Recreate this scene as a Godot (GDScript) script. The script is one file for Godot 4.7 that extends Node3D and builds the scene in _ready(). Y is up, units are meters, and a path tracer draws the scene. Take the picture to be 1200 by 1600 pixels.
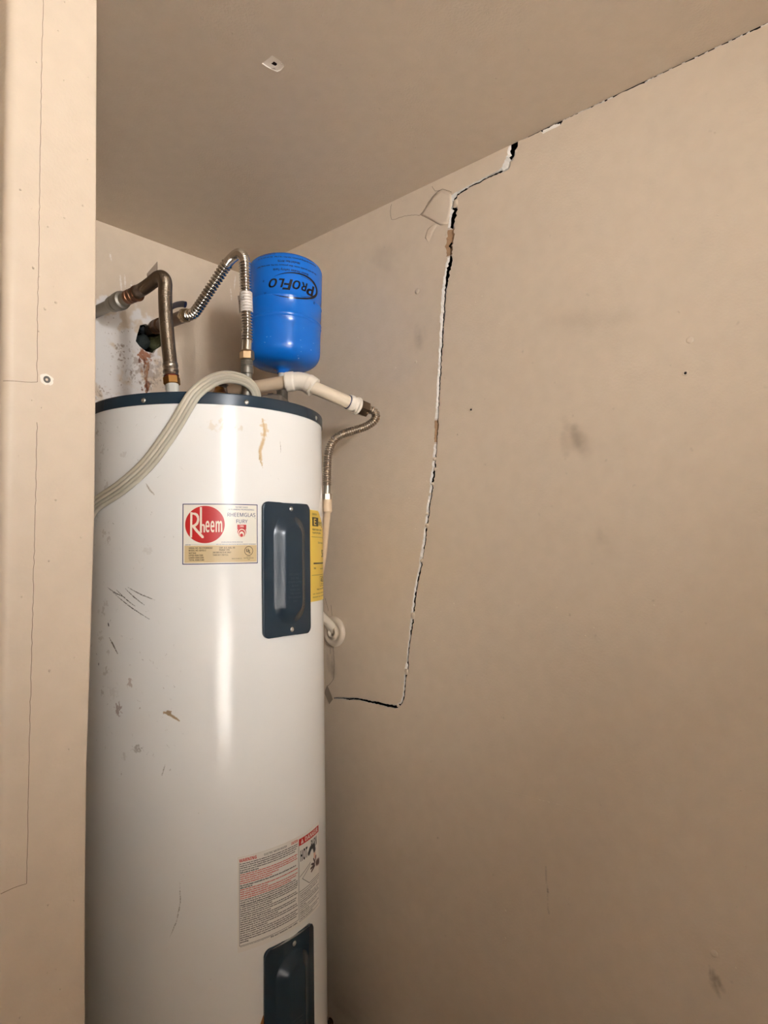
extends Node3D
# A corner of a utility room: a tall water heater with an expansion tank, hoses and a cracked wall.
# Axes: the corner stands at x = 0, z = 0; the right wall is the plane x = 0, the back wall the plane z = 0.

const CEILING := 2.45
const HEATER := Vector3(-0.38945, 0.0, 0.39476)
const RADIUS := 0.275
const RIM_LOW := 1.8191
const RIM_TOP := 1.8447
const DEEP := 0.0127   # thickness of the plasterboard

var rng := RandomNumberGenerator.new()
var glyphs := {}
var sans: SystemFont
var sans_bold: SystemFont
var mono: SystemFont

func _ready() -> void:
	rng.seed = 7
	# ---- camera, sky, light, exposure
	var cam := Camera3D.new()
	cam.name = "camera"
	cam.position = Vector3(-1.3347, 1.5, 1.8035)
	cam.rotation = Vector3(0.0649, -0.8454, -0.0162)
	cam.fov = 74.51
	cam.near = 0.02
	add_child(cam)
	cam.current = true
	var env := Environment.new()
	env.background_mode = Environment.BG_SKY
	var sky_mat := ProceduralSkyMaterial.new()
	sky_mat.sky_top_color = Color(0.80, 0.87, 0.95)
	sky_mat.sky_horizon_color = Color(0.96, 0.96, 0.95)
	sky_mat.ground_bottom_color = Color(0.45, 0.44, 0.41)
	sky_mat.ground_horizon_color = Color(0.62, 0.61, 0.58)
	sky_mat.sun_angle_max = 0.0
	sky_mat.sky_energy_multiplier = 1.0
	sky_mat.ground_energy_multiplier = 1.0
	var sky := Sky.new()
	sky.sky_material = sky_mat
	env.sky = sky
	env.background_energy_multiplier = 0.8
	env.tonemap_mode = Environment.TONE_MAPPER_LINEAR
	env.tonemap_exposure = 2.56
	env.sdfgi_enabled = true
	env.ssao_enabled = true
	env.ssil_enabled = true
	var we := WorldEnvironment.new()
	we.name = "world_environment"
	we.environment = env
	add_child(we)
	# the sun stands beside the house: it lights the pale ground outside the doorway and does not shine in
	var sun := DirectionalLight3D.new()
	sun.name = "sun"
	sun.light_color = Color(1.0, 0.975, 0.955)
	sun.light_energy = 19.0
	sun.light_angular_distance = 0.6
	sun.shadow_enabled = true
	sun.basis = Basis.looking_at(Vector3(0.55, -0.80, 0.14), Vector3.UP)
	add_child(sun)
	# added fill lamp on a tripod behind the viewer, brightening the upper corner
	var fill_at := Vector3(-1.30, 2.14, 3.4)
	var fill_aim := Vector3(-0.22, 2.06, 0.12)
	var work := SpotLight3D.new()
	work.name = "added_fill_beam"
	work.position = fill_at.move_toward(fill_aim, 0.14)
	work.basis = Basis.looking_at(fill_aim - fill_at, Vector3.UP)
	work.spot_angle = 27.5
	work.spot_angle_attenuation = 1.0
	work.light_size = 0.16
	work.light_energy = 1.58
	work.light_color = Color(0.99, 0.99, 1.0)
	work.spot_range = 12.0
	work.spot_attenuation = 2.0
	work.shadow_enabled = true
	add_child(work)

	sans = SystemFont.new()
	sans.font_names = PackedStringArray(["Droid Sans"])
	sans_bold = SystemFont.new()
	sans_bold.font_names = PackedStringArray(["Droid Sans"])
	sans_bold.font_weight = 700
	mono = SystemFont.new()
	mono.font_names = PackedStringArray(["Droid Sans Mono"])

	build_room()
	build_right_wall()
	build_back_wall()
	build_ceiling()
	build_partition()
	build_added_fill_light(fill_at, fill_aim)
	build_shade_blocker()
	build_heater()
	build_tank()
	build_hoses()
	build_relief_line()
	build_cables()

# ------------------------------------------------------------------ naming

func put(node: Node3D, called: String, parent: Node = null) -> Node3D:
	var home: Node = parent if parent else self
	var wanted := called
	var k := 0
	while home.has_node(NodePath(wanted)):
		k += 1
		wanted = "%s_%03d" % [called, k]
	node.name = wanted
	home.add_child(node, true)
	return node

func thing(called: String, label: String, category: String, at := Vector3.ZERO, group := "") -> Node3D:
	var o := Node3D.new()
	put(o, called)
	o.position = at
	tag(o, label, category, group)
	return o

func tag(o: Node3D, label: String, category := "", group := "") -> void:
	o.set_meta("label", label)
	if category != "":
		o.set_meta("category", category)
	if group != "":
		o.set_meta("group", group)

func begin() -> SurfaceTool:
	var st := SurfaceTool.new()
	st.begin(Mesh.PRIMITIVE_TRIANGLES)
	return st

# The points handed to shape builders are places in the room; a part's mesh is set back by its thing's position.
func obj(called: String, st: SurfaceTool, m: Material, parent: Node3D = null, normals := true) -> MeshInstance3D:
	if normals:
		st.generate_normals()
	var mi := MeshInstance3D.new()
	mi.mesh = st.commit()
	mi.material_override = m
	put(mi, called, parent)
	var up: Node = mi.get_parent()
	var off := Vector3.ZERO
	while up != self:
		off += (up as Node3D).position
		up = up.get_parent()
	mi.position = -off
	return mi

func structure(o: Node3D, label: String) -> void:
	o.set_meta("kind", "structure")
	o.set_meta("label", label)

# ------------------------------------------------------------------ materials

func paint(c: Color, rough := 0.5, metal := 0.0, spec := 0.5) -> StandardMaterial3D:
	var m := StandardMaterial3D.new()
	m.albedo_color = c
	m.roughness = rough
	m.metallic = metal
	m.metallic_specular = spec
	return m

func noise_tex(freq: float, seed_: int, octaves: int, bump: float, size := 512) -> NoiseTexture2D:
	var n := FastNoiseLite.new()
	n.noise_type = FastNoiseLite.TYPE_SIMPLEX_SMOOTH
	n.seed = seed_
	n.frequency = freq
	n.fractal_octaves = octaves
	var t := NoiseTexture2D.new()
	t.width = size
	t.height = size
	t.seamless = true
	t.noise = n
	if bump > 0.0:
		t.as_normal_map = true
		t.bump_strength = bump
	return t

func relief(m: StandardMaterial3D, t: Texture2D, strength: float, scale: Vector3) -> StandardMaterial3D:
	m.normal_enabled = true
	m.normal_texture = t
	m.normal_scale = strength
	m.uv1_triplanar = true
	m.uv1_world_triplanar = true
	m.uv1_scale = scale
	return m

func mottled(m: StandardMaterial3D, freq: float, seed_: int, lo: Color, hi: Color) -> StandardMaterial3D:
	var t := noise_tex(freq, seed_, 4, 0.0, 512)
	var g := Gradient.new()
	g.set_color(0, lo)
	g.set_color(1, hi)
	t.color_ramp = g
	m.albedo_texture = t
	m.albedo_color = Color.WHITE
	return m

var wall_color := Color(0.835, 0.766, 0.680)
var orange_peel: NoiseTexture2D
func wall_paint(rough := 0.48) -> StandardMaterial3D:
	if orange_peel == null:
		orange_peel = noise_tex(0.09, 3, 3, 3.0, 512)
	var m := paint(wall_color, rough)
	relief(m, orange_peel, 0.13, Vector3(3.0, 3.0, 3.0))
	mottled(m, 0.012, 11, wall_color.darkened(0.02), wall_color.lightened(0.02))
	return m

func steel(rough := 0.28, c := Color(0.72, 0.69, 0.65)) -> StandardMaterial3D:
	return paint(c, rough, 1.0)

# ------------------------------------------------------------------ shapes

func quad(st: SurfaceTool, a: Vector3, b: Vector3, c: Vector3, d: Vector3, g := 0) -> void:
	st.set_smooth_group(g)
	st.add_vertex(a)
	st.add_vertex(b)
	st.add_vertex(c)
	st.add_vertex(a)
	st.add_vertex(c)
	st.add_vertex(d)

func flat_tri(st: SurfaceTool, a: Vector3, b: Vector3, c: Vector3) -> void:
	st.set_smooth_group(-1)
	st.add_vertex(a)
	st.add_vertex(b)
	st.add_vertex(c)

func box(st: SurfaceTool, lo: Vector3, hi: Vector3) -> void:
	var p := func(i: int, j: int, k: int) -> Vector3: return Vector3(hi.x if i else lo.x, hi.y if j else lo.y, hi.z if k else lo.z)
	quad(st, p.call(0, 0, 1), p.call(0, 1, 1), p.call(1, 1, 1), p.call(1, 0, 1), -1)
	quad(st, p.call(1, 0, 0), p.call(1, 1, 0), p.call(0, 1, 0), p.call(0, 0, 0), -1)
	quad(st, p.call(1, 0, 1), p.call(1, 1, 1), p.call(1, 1, 0), p.call(1, 0, 0), -1)
	quad(st, p.call(0, 0, 0), p.call(0, 1, 0), p.call(0, 1, 1), p.call(0, 0, 1), -1)
	quad(st, p.call(0, 1, 1), p.call(0, 1, 0), p.call(1, 1, 0), p.call(1, 1, 1), -1)
	quad(st, p.call(0, 0, 0), p.call(0, 0, 1), p.call(1, 0, 1), p.call(1, 0, 0), -1)

# A box with chamfered edges, turned by a basis and set at a centre.
func chamfer_box(st: SurfaceTool, centre: Vector3, size: Vector3, e: float, turn := Basis.IDENTITY) -> void:
	var h := size * 0.5
	var pts := PackedVector3Array()
	for sx in [-1.0, 1.0]:
		for sy in [-1.0, 1.0]:
			for sz in [-1.0, 1.0]:
				pts.append(Vector3(sx * (h.x - e), sy * h.y - sy * e, sz * h.z))
				pts.append(Vector3(sx * (h.x - e), sy * h.y, sz * (h.z - e)))
				pts.append(Vector3(sx * h.x, sy * (h.y - e), sz * (h.z - e)))
	hull(st, pts, centre, turn)

func hull(st: SurfaceTool, pts: PackedVector3Array, centre: Vector3, turn: Basis) -> void:
	# every triple of points whose plane has all the others on one side is a face
	var n := pts.size()
	var done := {}
	for i in n:
		for j in range(i + 1, n):
			for k in range(j + 1, n):
				var nn := (pts[j] - pts[i]).cross(pts[k] - pts[i])
				if nn.length() < 1e-12:
					continue
				nn = nn.normalized()
				var d := nn.dot(pts[i])
				var pos := false
				var neg := false
				for q in n:
					var s := nn.dot(pts[q]) - d
					if s > 1e-6:
						pos = true
					elif s < -1e-6:
						neg = true
				if pos and neg:
					continue
				if pos:
					nn = -nn
					d = -d
				var key := "%.3f %.3f %.3f %.5f" % [nn.x + 0.0001, nn.y + 0.0001, nn.z + 0.0001, d]
				if done.has(key):
					continue
				done[key] = true
				var face: Array[Vector3] = []
				var mid := Vector3.ZERO
				for q in n:
					if absf(nn.dot(pts[q]) - d) < 1e-6:
						face.append(pts[q])
						mid += pts[q]
				mid /= face.size()
				var u := (face[0] - mid).normalized()
				var v := nn.cross(u)
				face.sort_custom(func(a: Vector3, b: Vector3) -> bool: return atan2((a - mid).dot(v), (a - mid).dot(u)) > atan2((b - mid).dot(v), (b - mid).dot(u)))
				for q in range(1, face.size() - 1):
					flat_tri(st, centre + turn * face[0], centre + turn * face[q], centre + turn * face[q + 1])

# Catmull-Rom through the points, resampled at an even step.
func smooth_path(p: Array, step: float) -> PackedVector3Array:
	var fine := PackedVector3Array()
	for i in p.size() - 1:
		var a: Vector3 = p[maxi(i - 1, 0)]
		var b: Vector3 = p[i]
		var c: Vector3 = p[i + 1]
		var d: Vector3 = p[mini(i + 2, p.size() - 1)]
		for k in 24:
			fine.append(b.cubic_interpolate(c, a, d, k / 24.0))
	fine.append(p[p.size() - 1])
	var out := PackedVector3Array([fine[0]])
	var left := step
	for i in fine.size() - 1:
		var a := fine[i]
		var seg := a.distance_to(fine[i + 1])
		while seg >= left and seg > 0.0:
			a = a.lerp(fine[i + 1], left / seg)
			out.append(a)
			seg = a.distance_to(fine[i + 1])
			left = step
		left -= seg
	if out[out.size() - 1].distance_to(fine[fine.size() - 1]) > step * 0.3:
		out.append(fine[fine.size() - 1])
	return out

# A tube along a path; radius(s) gives the radius at arc length s.
func tube(st: SurfaceTool, path: PackedVector3Array, radius: Callable, sides := 16, capped := true, group := 0) -> void:
	var n := path.size()
	var t0 := (path[1] - path[0]).normalized()
	var side := t0.cross(Vector3.UP)
	if side.length() < 0.1:
		side = t0.cross(Vector3.RIGHT)
	side = side.normalized()
	var rings: Array[PackedVector3Array] = []
	var s := 0.0
	for i in n:
		var t := (path[mini(i + 1, n - 1)] - path[maxi(i - 1, 0)]).normalized()
		side = (side - t * side.dot(t)).normalized()
		var other := t.cross(side)
		if i > 0:
			s += path[i].distance_to(path[i - 1])
		var r: float = radius.call(s)
		var ring := PackedVector3Array()
		for k in sides:
			var a := TAU * k / sides
			ring.append(path[i] + (side * cos(a) + other * sin(a)) * r)
		rings.append(ring)
	for i in n - 1:
		for k in sides:
			var k2 := (k + 1) % sides
			quad(st, rings[i][k], rings[i + 1][k], rings[i + 1][k2], rings[i][k2], group)
	if capped:
		for k in sides:
			var k2 := (k + 1) % sides
			flat_tri(st, path[0], rings[0][k], rings[0][k2])
			flat_tri(st, path[n - 1], rings[n - 1][k2], rings[n - 1][k])

# A turned profile: points are (distance along the axis, radius). Creases keep their edges.
func lathe(st: SurfaceTool, at: Vector3, axis: Vector3, prof: Array, sides := 24, crease := false, turn := 0.0) -> void:
	var t := axis.normalized()
	var side := t.cross(Vector3.UP)
	if side.length() < 0.1:
		side = t.cross(Vector3.RIGHT)
	side = side.normalized().rotated(t, turn)
	var other := t.cross(side)
	for i in prof.size() - 1:
		var p: Vector2 = prof[i]
		var q: Vector2 = prof[i + 1]
		for k in sides:
			var a := TAU * k / sides
			var b := TAU * (k + 1) / sides
			var da := side * cos(a) + other * sin(a)
			var db := side * cos(b) + other * sin(b)
			var g := (i + 1) if crease else 0
			if sides <= 8:
				g = -1
			quad(st, at + t * p.x + da * p.y, at + t * q.x + da * q.y, at + t * q.x + db * q.y, at + t * p.x + db * p.y, g)

func nut(st: SurfaceTool, at: Vector3, axis: Vector3, r: float, h: float, turn := 0.0) -> void:
	var c := r * 0.09
	lathe(st, at, axis, [Vector2(0, 0), Vector2(0, r - c), Vector2(c, r), Vector2(h - c, r), Vector2(h, r - c), Vector2(h, 0)], 6, true, turn)

# A point on the heater: angle round its axis from +z towards +x.
func on_heater(angle: float, y: float, off := 0.0) -> Vector3:
	return Vector3(HEATER.x + sin(angle) * (RADIUS + off), y, HEATER.z + cos(angle) * (RADIUS + off))

# A thin curved sheet on the heater jacket, with real thickness.
func jacket_sheet(called: String, a0: float, a1: float, y0: float, y1: float, thick: float, m: Material, parent: Node3D, top = null) -> MeshInstance3D:
	var st := begin()
	var n := 28
	st.set_smooth_group(0)
	for i in n:
		var u := float(i) / n
		var v := float(i + 1) / n
		var a := lerpf(a0, a1, u)
		var b := lerpf(a0, a1, v)
		var ya: float = top.call(u) if top else y1
		var yb: float = top.call(v) if top else y1
		var p := [on_heater(a, y0, thick), on_heater(a, ya, thick), on_heater(b, yb, thick), on_heater(b, y0, thick)]
		var uv := [Vector2(u, 1), Vector2(u, (y1 - ya) / (y1 - y0)), Vector2(v, (y1 - yb) / (y1 - y0)), Vector2(v, 1)]
		for k in [0, 1, 2, 0, 2, 3]:
			st.set_uv(uv[k])
			st.add_vertex(p[k])
		# edges down to the jacket
		st.set_uv(uv[1])
		quad(st, p[1], on_heater(a, ya, -0.001), on_heater(b, yb, -0.001), p[2], 5)
		st.set_uv(uv[0])
		quad(st, on_heater(a, y0, -0.001), p[0], p[3], on_heater(b, y0, -0.001), 6)
		st.set_smooth_group(0)
	return obj(called, st, m, parent)

# ------------------------------------------------------------------ print

func glyph(font: SystemFont, size: int, ch: String) -> Array:
	var key := "%d %d %s" % [font.get_instance_id(), size, ch]
	if glyphs.has(key):
		return glyphs[key]
	var ts := TextServerManager.get_primary_interface()
	var rid: RID = font.get_rids()[0]
	var sz := Vector2i(size, 0)
	var g := ts.font_get_glyph_index(rid, size, ch.unicode_at(0), 0)
	ts.font_render_glyph(rid, sz, g)
	var r := ts.font_get_glyph_uv_rect(rid, sz, g)
	var at := ts.font_get_glyph_texture_idx(rid, sz, g)
	var adv := ts.font_get_glyph_advance(rid, size, g).x
	var im: Image = null
	if r.size.x > 0 and at >= 0:
		im = ts.font_get_texture_image(rid, sz, at).get_region(Rect2i(r))
	glyphs[key] = [im, ts.font_get_glyph_offset(rid, sz, g), adv]
	return glyphs[key]

# The line of type as an image of its own, cut to its ink, in one colour.
func type_line(text: String, font: SystemFont, size: int, c: Color, gap := 0.0) -> Image:
	var w := 4.0
	for ch in text:
		w += glyph(font, size, ch)[2] + gap
	var im := Image.create(int(w) + size, size * 2, false, Image.FORMAT_RGBA8)
	im.fill(Color(c.r, c.g, c.b, 0.0))
	var x := 2.0
	for ch in text:
		var g := glyph(font, size, ch)
		if g[0]:
			var src: Image = g[0]
			var off: Vector2 = g[1]
			for j in src.get_height():
				for i in src.get_width():
					var a := src.get_pixel(i, j).a
					var px := int(x + off.x) + i
					var py := int(size * 1.3 + off.y) + j
					if a > 0.0 and px >= 0 and py >= 0 and px < im.get_width() and py < im.get_height():
						im.set_pixel(px, py, Color(c.r, c.g, c.b, maxf(a, im.get_pixel(px, py).a)))
		x += g[2] + gap
	return im.get_region(im.get_used_rect())

func print_in(im: Image, text: String, r: Rect2, c: Color, font: SystemFont, size := 48) -> void:
	var t := type_line(text, font, size, c)
	t.resize(maxi(int(r.size.x), 1), maxi(int(r.size.y), 1), Image.INTERPOLATE_TRILINEAR if r.size.y < size * 0.5 else Image.INTERPOLATE_BILINEAR)
	im.blend_rect(t, Rect2i(Vector2i.ZERO, t.get_size()), Vector2i(r.position))

# A line of small print at its natural proportions, `h` pixels tall (cap height).
func small_print(im: Image, text: String, at: Vector2, h: float, c: Color, font: SystemFont, stretch := 1.0) -> void:
	var t := type_line(text, font, 32, c)
	var k := h / 24.0
	print_in(im, text, Rect2(at, Vector2(t.get_width() * k * stretch, t.get_height() * k)), c, font, 32)

func disc(im: Image, c: Vector2, r: Vector2, col: Color, inner := 0.0) -> void:
	for y in range(maxi(int(c.y - r.y - 1), 0), mini(int(c.y + r.y + 2), im.get_height())):
		for x in range(maxi(int(c.x - r.x - 1), 0), mini(int(c.x + r.x + 2), im.get_width())):
			var d := Vector2((x + 0.5 - c.x) / r.x, (y + 0.5 - c.y) / r.y).length()
			var a := clampf((1.0 - d) * r.x, 0.0, 1.0)
			if inner > 0.0:
				a *= clampf((d - inner) * r.x, 0.0, 1.0)
			if a > 0.0:
				im.set_pixel(x, y, im.get_pixel(x, y).lerp(col, a * col.a))

# A stroke of soft dabs along a polyline.
func stroke(im: Image, pts: Array, width: float, c: Color, rough := 0.3, taper := true) -> void:
	var size := maxi(int(width * 2.0), 3)
	var dab := Image.create(size, size, false, Image.FORMAT_RGBA8)
	for y in size:
		for x in size:
			var d := Vector2(x + 0.5 - size * 0.5, y + 0.5 - size * 0.5).length() / (size * 0.5)
			dab.set_pixel(x, y, Color(c.r, c.g, c.b, c.a * smoothstep(1.0, 0.25, d)))
	var total := 0.0
	for i in pts.size() - 1:
		total += (pts[i] as Vector2).distance_to(pts[i + 1])
	var s := 0.0
	for i in pts.size() - 1:
		var a: Vector2 = pts[i]
		var b: Vector2 = pts[i + 1]
		var n := maxi(int(a.distance_to(b) / maxf(width * 0.45, 1.0)), 1)
		for k in n:
			var p := a.lerp(b, float(k) / n)
			var f := sin(PI * clampf((s + a.distance_to(p)) / maxf(total, 1.0), 0.02, 0.98)) if taper else 1.0
			if rng.randf() > rough:
				var w := maxi(int(size * lerpf(0.45, 1.0, f) * rng.randf_range(0.8, 1.1)), 2)
				var d := dab.duplicate() as Image
				d.resize(w, w)
				im.blend_rect(d, Rect2i(0, 0, w, w), Vector2i(p + Vector2(rng.randf_range(-0.3, 0.3), rng.randf_range(-0.3, 0.3)) * width * rough) - Vector2i(w / 2, w / 2))
		s += a.distance_to(b)

func blot(im: Image, c: Vector2, r: Vector2, col: Color, seed_: int, freq := 0.03, cut := 0.0) -> void:
	var n := FastNoiseLite.new()
	n.seed = seed_
	n.frequency = freq
	n.fractal_octaves = 4
	for y in range(maxi(int(c.y - r.y), 0), mini(int(c.y + r.y), im.get_height())):
		for x in range(maxi(int(c.x - r.x), 0), mini(int(c.x + r.x), im.get_width())):
			var d := Vector2((x - c.x) / r.x, (y - c.y) / r.y).length()
			if d >= 1.0:
				continue
			var a := smoothstep(0.0, 0.35, (1.0 - d) + n.get_noise_2d(x, y) * 0.9 - 0.35 - cut) * col.a * smoothstep(1.0, 0.75, d)
			if a > 0.003:
				var o := im.get_pixel(x, y)
				if o.a <= 0.0:
					im.set_pixel(x, y, Color(col.r, col.g, col.b, a))
				else:
					var k := a + o.a * (1.0 - a)
					var m := o.lerp(col, a / k)
					im.set_pixel(x, y, Color(m.r, m.g, m.b, k))

func tex(im: Image) -> ImageTexture:
	return ImageTexture.create_from_image(im)

# ------------------------------------------------------------------ the room

# A sheet cut along one edge polygon; to3(p) carries a plane point to the room, uv2(p) to the stain map.
func sheet(st: SurfaceTool, poly: PackedVector2Array, to3: Callable, normal: Vector3, uv2: Callable, flip: bool) -> void:
	var idx := Geometry2D.triangulate_polygon(poly)
	if idx.is_empty():
		push_error("a wall polygon crosses itself")
	for t in range(0, idx.size(), 3):
		var a := poly[idx[t]]
		var b := poly[idx[t + 1]]
		var c := poly[idx[t + 2]]
		var pa: Vector3 = to3.call(a)
		var pb: Vector3 = to3.call(b)
		var pc: Vector3 = to3.call(c)
		var n := (pc - pa).cross(pb - pa)
		var order := [a, b, c] if n.dot(normal) > 0.0 else [a, c, b]
		for p in order:
			st.set_normal(normal)
			st.set_uv(uv2.call(p))
			st.set_uv2(uv2.call(p))
			st.add_vertex(to3.call(p))

func build_room() -> void:
	var m := wall_paint()
	var st := begin()
	box(st, Vector3(-4.0, -0.12, -0.2), Vector3(0.25, 0.0, 4.25))
	var fm := paint(Color(0.42, 0.39, 0.35), 0.7)
	relief(fm, noise_tex(0.05, 5, 4, 2.0), 0.4, Vector3(1.5, 1.5, 1.5))
	mottled(fm, 0.02, 8, Color(0.60, 0.50, 0.42), Color(0.66, 0.56, 0.47))  # out of view; tone chosen to warm the light bounced onto the walls
	structure(obj("floor", st, fm), "unseen tan concrete floor of the utility room")
	st = begin()
	box(st, Vector3(-4.0, 0.0, -0.2), Vector3(-3.8, CEILING, 4.25))
	structure(obj("wall_left", st, m), "tan painted wall on the far left of the room")
	# the wall behind the viewer, with an unseen glazed doorway shaped to light the corner
	st = begin()
	box(st, Vector3(-4.0, 0.0, 4.0), Vector3(-3.40, CEILING, 4.2))
	box(st, Vector3(-2.98, 0.0, 4.0), Vector3(-2.75, CEILING, 4.2))
	box(st, Vector3(-1.30, 0.0, 4.0), Vector3(0.25, CEILING, 4.2))
	box(st, Vector3(-3.40, 2.10, 4.0), Vector3(-1.30, CEILING, 4.2))
	structure(obj("wall_front", st, m), "tan painted wall with the doorway, opposite the heater")
	var door := Node3D.new()
	put(door, "unseen_door_1")
	structure(door, "unseen white framed glazed double doorway behind the viewer, lighting the corner")
	var white := paint(Color(0.88, 0.87, 0.84), 0.4)
	st = begin()
	for x in [-3.40, -3.05, -2.75, -2.06, -1.37]:
		chamfer_box(st, Vector3(x + 0.035, 1.05, 4.09), Vector3(0.07, 2.10, 0.09), 0.006)
	for y in [0.06, 2.06]:
		chamfer_box(st, Vector3(-2.025, y, 4.09), Vector3(1.31, 0.08, 0.085), 0.006)
		chamfer_box(st, Vector3(-3.19, y, 4.09), Vector3(0.28, 0.08, 0.085), 0.006)
	obj("door_frame", st, white, door)
	var pane := paint(Color(0.95, 1.0, 0.98, 0.06), 0.02)
	pane.transparency = BaseMaterial3D.TRANSPARENCY_ALPHA
	for x in [-3.33, -2.68, -1.99]:
		st = begin()
		var wide := 0.28 if x < -3.0 else 0.62
		chamfer_box(st, Vector3(x + wide * 0.5, 0.135, 4.09), Vector3(wide, 0.13, 0.04), 0.008)
		obj("unseen_kick_panel", st, white, door)  # unseen low panels, height chosen for the light on lower surfaces
		st = begin()
		box(st, Vector3(x, 0.19, 4.087), Vector3(x + (0.28 if x < -3.0 else 0.62), 2.02, 4.093))
		obj("pane", st, pane, door)
	st = begin()
	box(st, Vector3(-12.0, -0.3, 4.25), Vector3(9.0, -0.05, 22.0))
	structure(obj("ground", st, paint(Color(0.71, 0.705, 0.69), 0.9)), "unseen pale concrete ground outside the doorway, bouncing sunlight into the room")  # out of view; sunlit to bounce light onto upper walls and ceiling

# ------------------------------------------------------------------ the cracked wall

func crack_path() -> Array:
	var a := [Vector4(1.0435, 2.45, 0.0212, 0.75), Vector4(1.0378, 2.4394, 0.0213, 0.8), Vector4(1.0323, 2.4263, 0.0216, 0.4), Vector4(1.025, 2.4138, 0.0219, 0), Vector4(1.0142, 2.4012, 0.0218, 0), Vector4(0.9985, 2.3982, 0.0074, 0.7), Vector4(0.9737, 2.3988, 0.0074, 0.6), Vector4(0.9427, 2.3967, 0.0076, 0.7), Vector4(0.9186, 2.3965, 0.0077, 0.6), Vector4(0.8939, 2.3931, 0.008, 0.75), Vector4(0.8785, 2.3908, 0.0121, 0.4)]
	var b := [Vector4(0.8667, 2.3854, 0.026, 0.2), Vector4(0.8682, 2.3701, 0.0284, 0), Vector4(0.8677, 2.3538, 0.023, 0.6), Vector4(0.8633, 2.3357, 0.0212, 0.75), Vector4(0.859, 2.3192, 0.0169, 0.6), Vector4(0.8565, 2.302, 0.0228, 2), Vector4(0.856, 2.2825, 0.0231, 2), Vector4(0.8497, 2.2682, 0.0209, 2.3), Vector4(0.8511, 2.2481, 0.0179, 2.1), Vector4(0.8527, 2.2345, 0.0165, 0.5), Vector4(0.8483, 2.2178, 0.0168, 0.75), Vector4(0.8418, 2.1953, 0.0168, 0.75), Vector4(0.8373, 2.1769, 0.0146, 0.6), Vector4(0.8328, 2.1553, 0.0145, 0.25), Vector4(0.83, 2.125, 0.0144, 0.2), Vector4(0.8274, 2.1012, 0.0144, 0.2)]
	var c := [Vector4(0.8247, 2.0773, 0.0123, 0.25), Vector4(0.8217, 2.0373, 0.0123, 0.3), Vector4(0.8166, 1.9977, 0.0102, 0.4), Vector4(0.8135, 1.9577, 0.0102, 0.3), Vector4(0.8085, 1.9181, 0.0102, 0.25), Vector4(0.8054, 1.8781, 0.0101, 0.2), Vector4(0.8027, 1.8494, 0.0101, 0.1), Vector4(0.7999, 1.8223, 0.0121, 2.1), Vector4(0.7971, 1.7904, 0.0101, 2.1), Vector4(0.7944, 1.7633, 0.0101, 0.1), Vector4(0.7917, 1.7394, 0.0101, 0.2), Vector4(0.7891, 1.7156, 0.0121, 0.4), Vector4(0.7845, 1.6951, 0.0121, 0.55), Vector4(0.7797, 1.6633, 0.0101, 0.3), Vector4(0.7706, 1.6237, 0.0101, 0.3), Vector4(0.7658, 1.595, 0.0102, 0.4), Vector4(0.7611, 1.5727, 0.0081, 0.6), Vector4(0.7541, 1.5359, 0.0102, 0.4), Vector4(0.7448, 1.4959, 0.0102, 0.1), Vector4(0.7401, 1.4717, 0.0102, 0.5)]
	var d := [Vector4(0.731, 1.4395, 0.0082, 0.7), Vector4(0.7243, 1.4184, 0.0082, 0.3), Vector4(0.7194, 1.3909, 0.0083, 0.8), Vector4(0.7147, 1.3665, 0.0104, 0.6), Vector4(0.7121, 1.3454, 0.0146, 0.1), Vector4(0.7074, 1.3259, 0.0104, 0.4), Vector4(0.7024, 1.2933, 0.0063, 0.8), Vector4(0.6953, 1.2606, 0.0063, 0.85), Vector4(0.6926, 1.2362, 0.0063, 0.8), Vector4(0.6899, 1.2117, 0.0126, 0.2), Vector4(0.6829, 1.1869, 0.0063, 0.8), Vector4(0.6802, 1.1624, 0.0064, 0.7), Vector4(0.6776, 1.1412, 0.0063, 0.7), Vector4(0.6686, 1.1223, 0.0074, 0.3), Vector4(0.6511, 1.1119, 0.0095, 0.6), Vector4(0.6247, 1.11, 0.0086, 0.85), Vector4(0.5912, 1.1122, 0.0071, 0.85), Vector4(0.552, 1.1121, 0.0072, 0.8), Vector4(0.5165, 1.1144, 0.0053, 0.8), Vector4(0.4799, 1.1097, 0.007, 0.5), Vector4(0.45, 1.1077, 0.0053, 0.3), Vector4(0.422, 1.1042, 0.0044, 0.3)]
	return a + b + c + d

# Fine left and right lips along a crack, each a plane point (z, y), with ragged edges.
func lips(path: Array, seed_: int) -> Array:
	var r := RandomNumberGenerator.new()
	r.seed = seed_
	var left := PackedVector2Array()
	var right := PackedVector2Array()
	var mid: Array[Vector4] = []
	for i in path.size() - 1:
		var p: Vector4 = path[i]
		var q: Vector4 = path[i + 1]
		var n := maxi(int(Vector2(p.x, p.y).distance_to(Vector2(q.x, q.y)) / 0.0045), 1)
		for k in n:
			var v := p.lerp(q, float(k) / n)
			v.w = p.w if float(k) / n < 0.5 else q.w
			mid.append(v)
	mid.append(path[path.size() - 1])
	for i in mid.size():
		var a := mid[maxi(i - 2, 0)]
		var b := mid[mini(i + 2, mid.size() - 1)]
		var t := Vector2(b.x - a.x, b.y - a.y).normalized()
		var n := Vector2(-t.y, t.x)
		var c := Vector2(mid[i].x, mid[i].y)
		var w := mid[i].z * 0.5
		var jl := r.randf_range(0.72, 1.28)
		var jr := r.randf_range(0.72, 1.28)
		left.append(c - n * w * jl)
		right.append(c + n * w * jr)
	return [left, right, mid]

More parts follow.
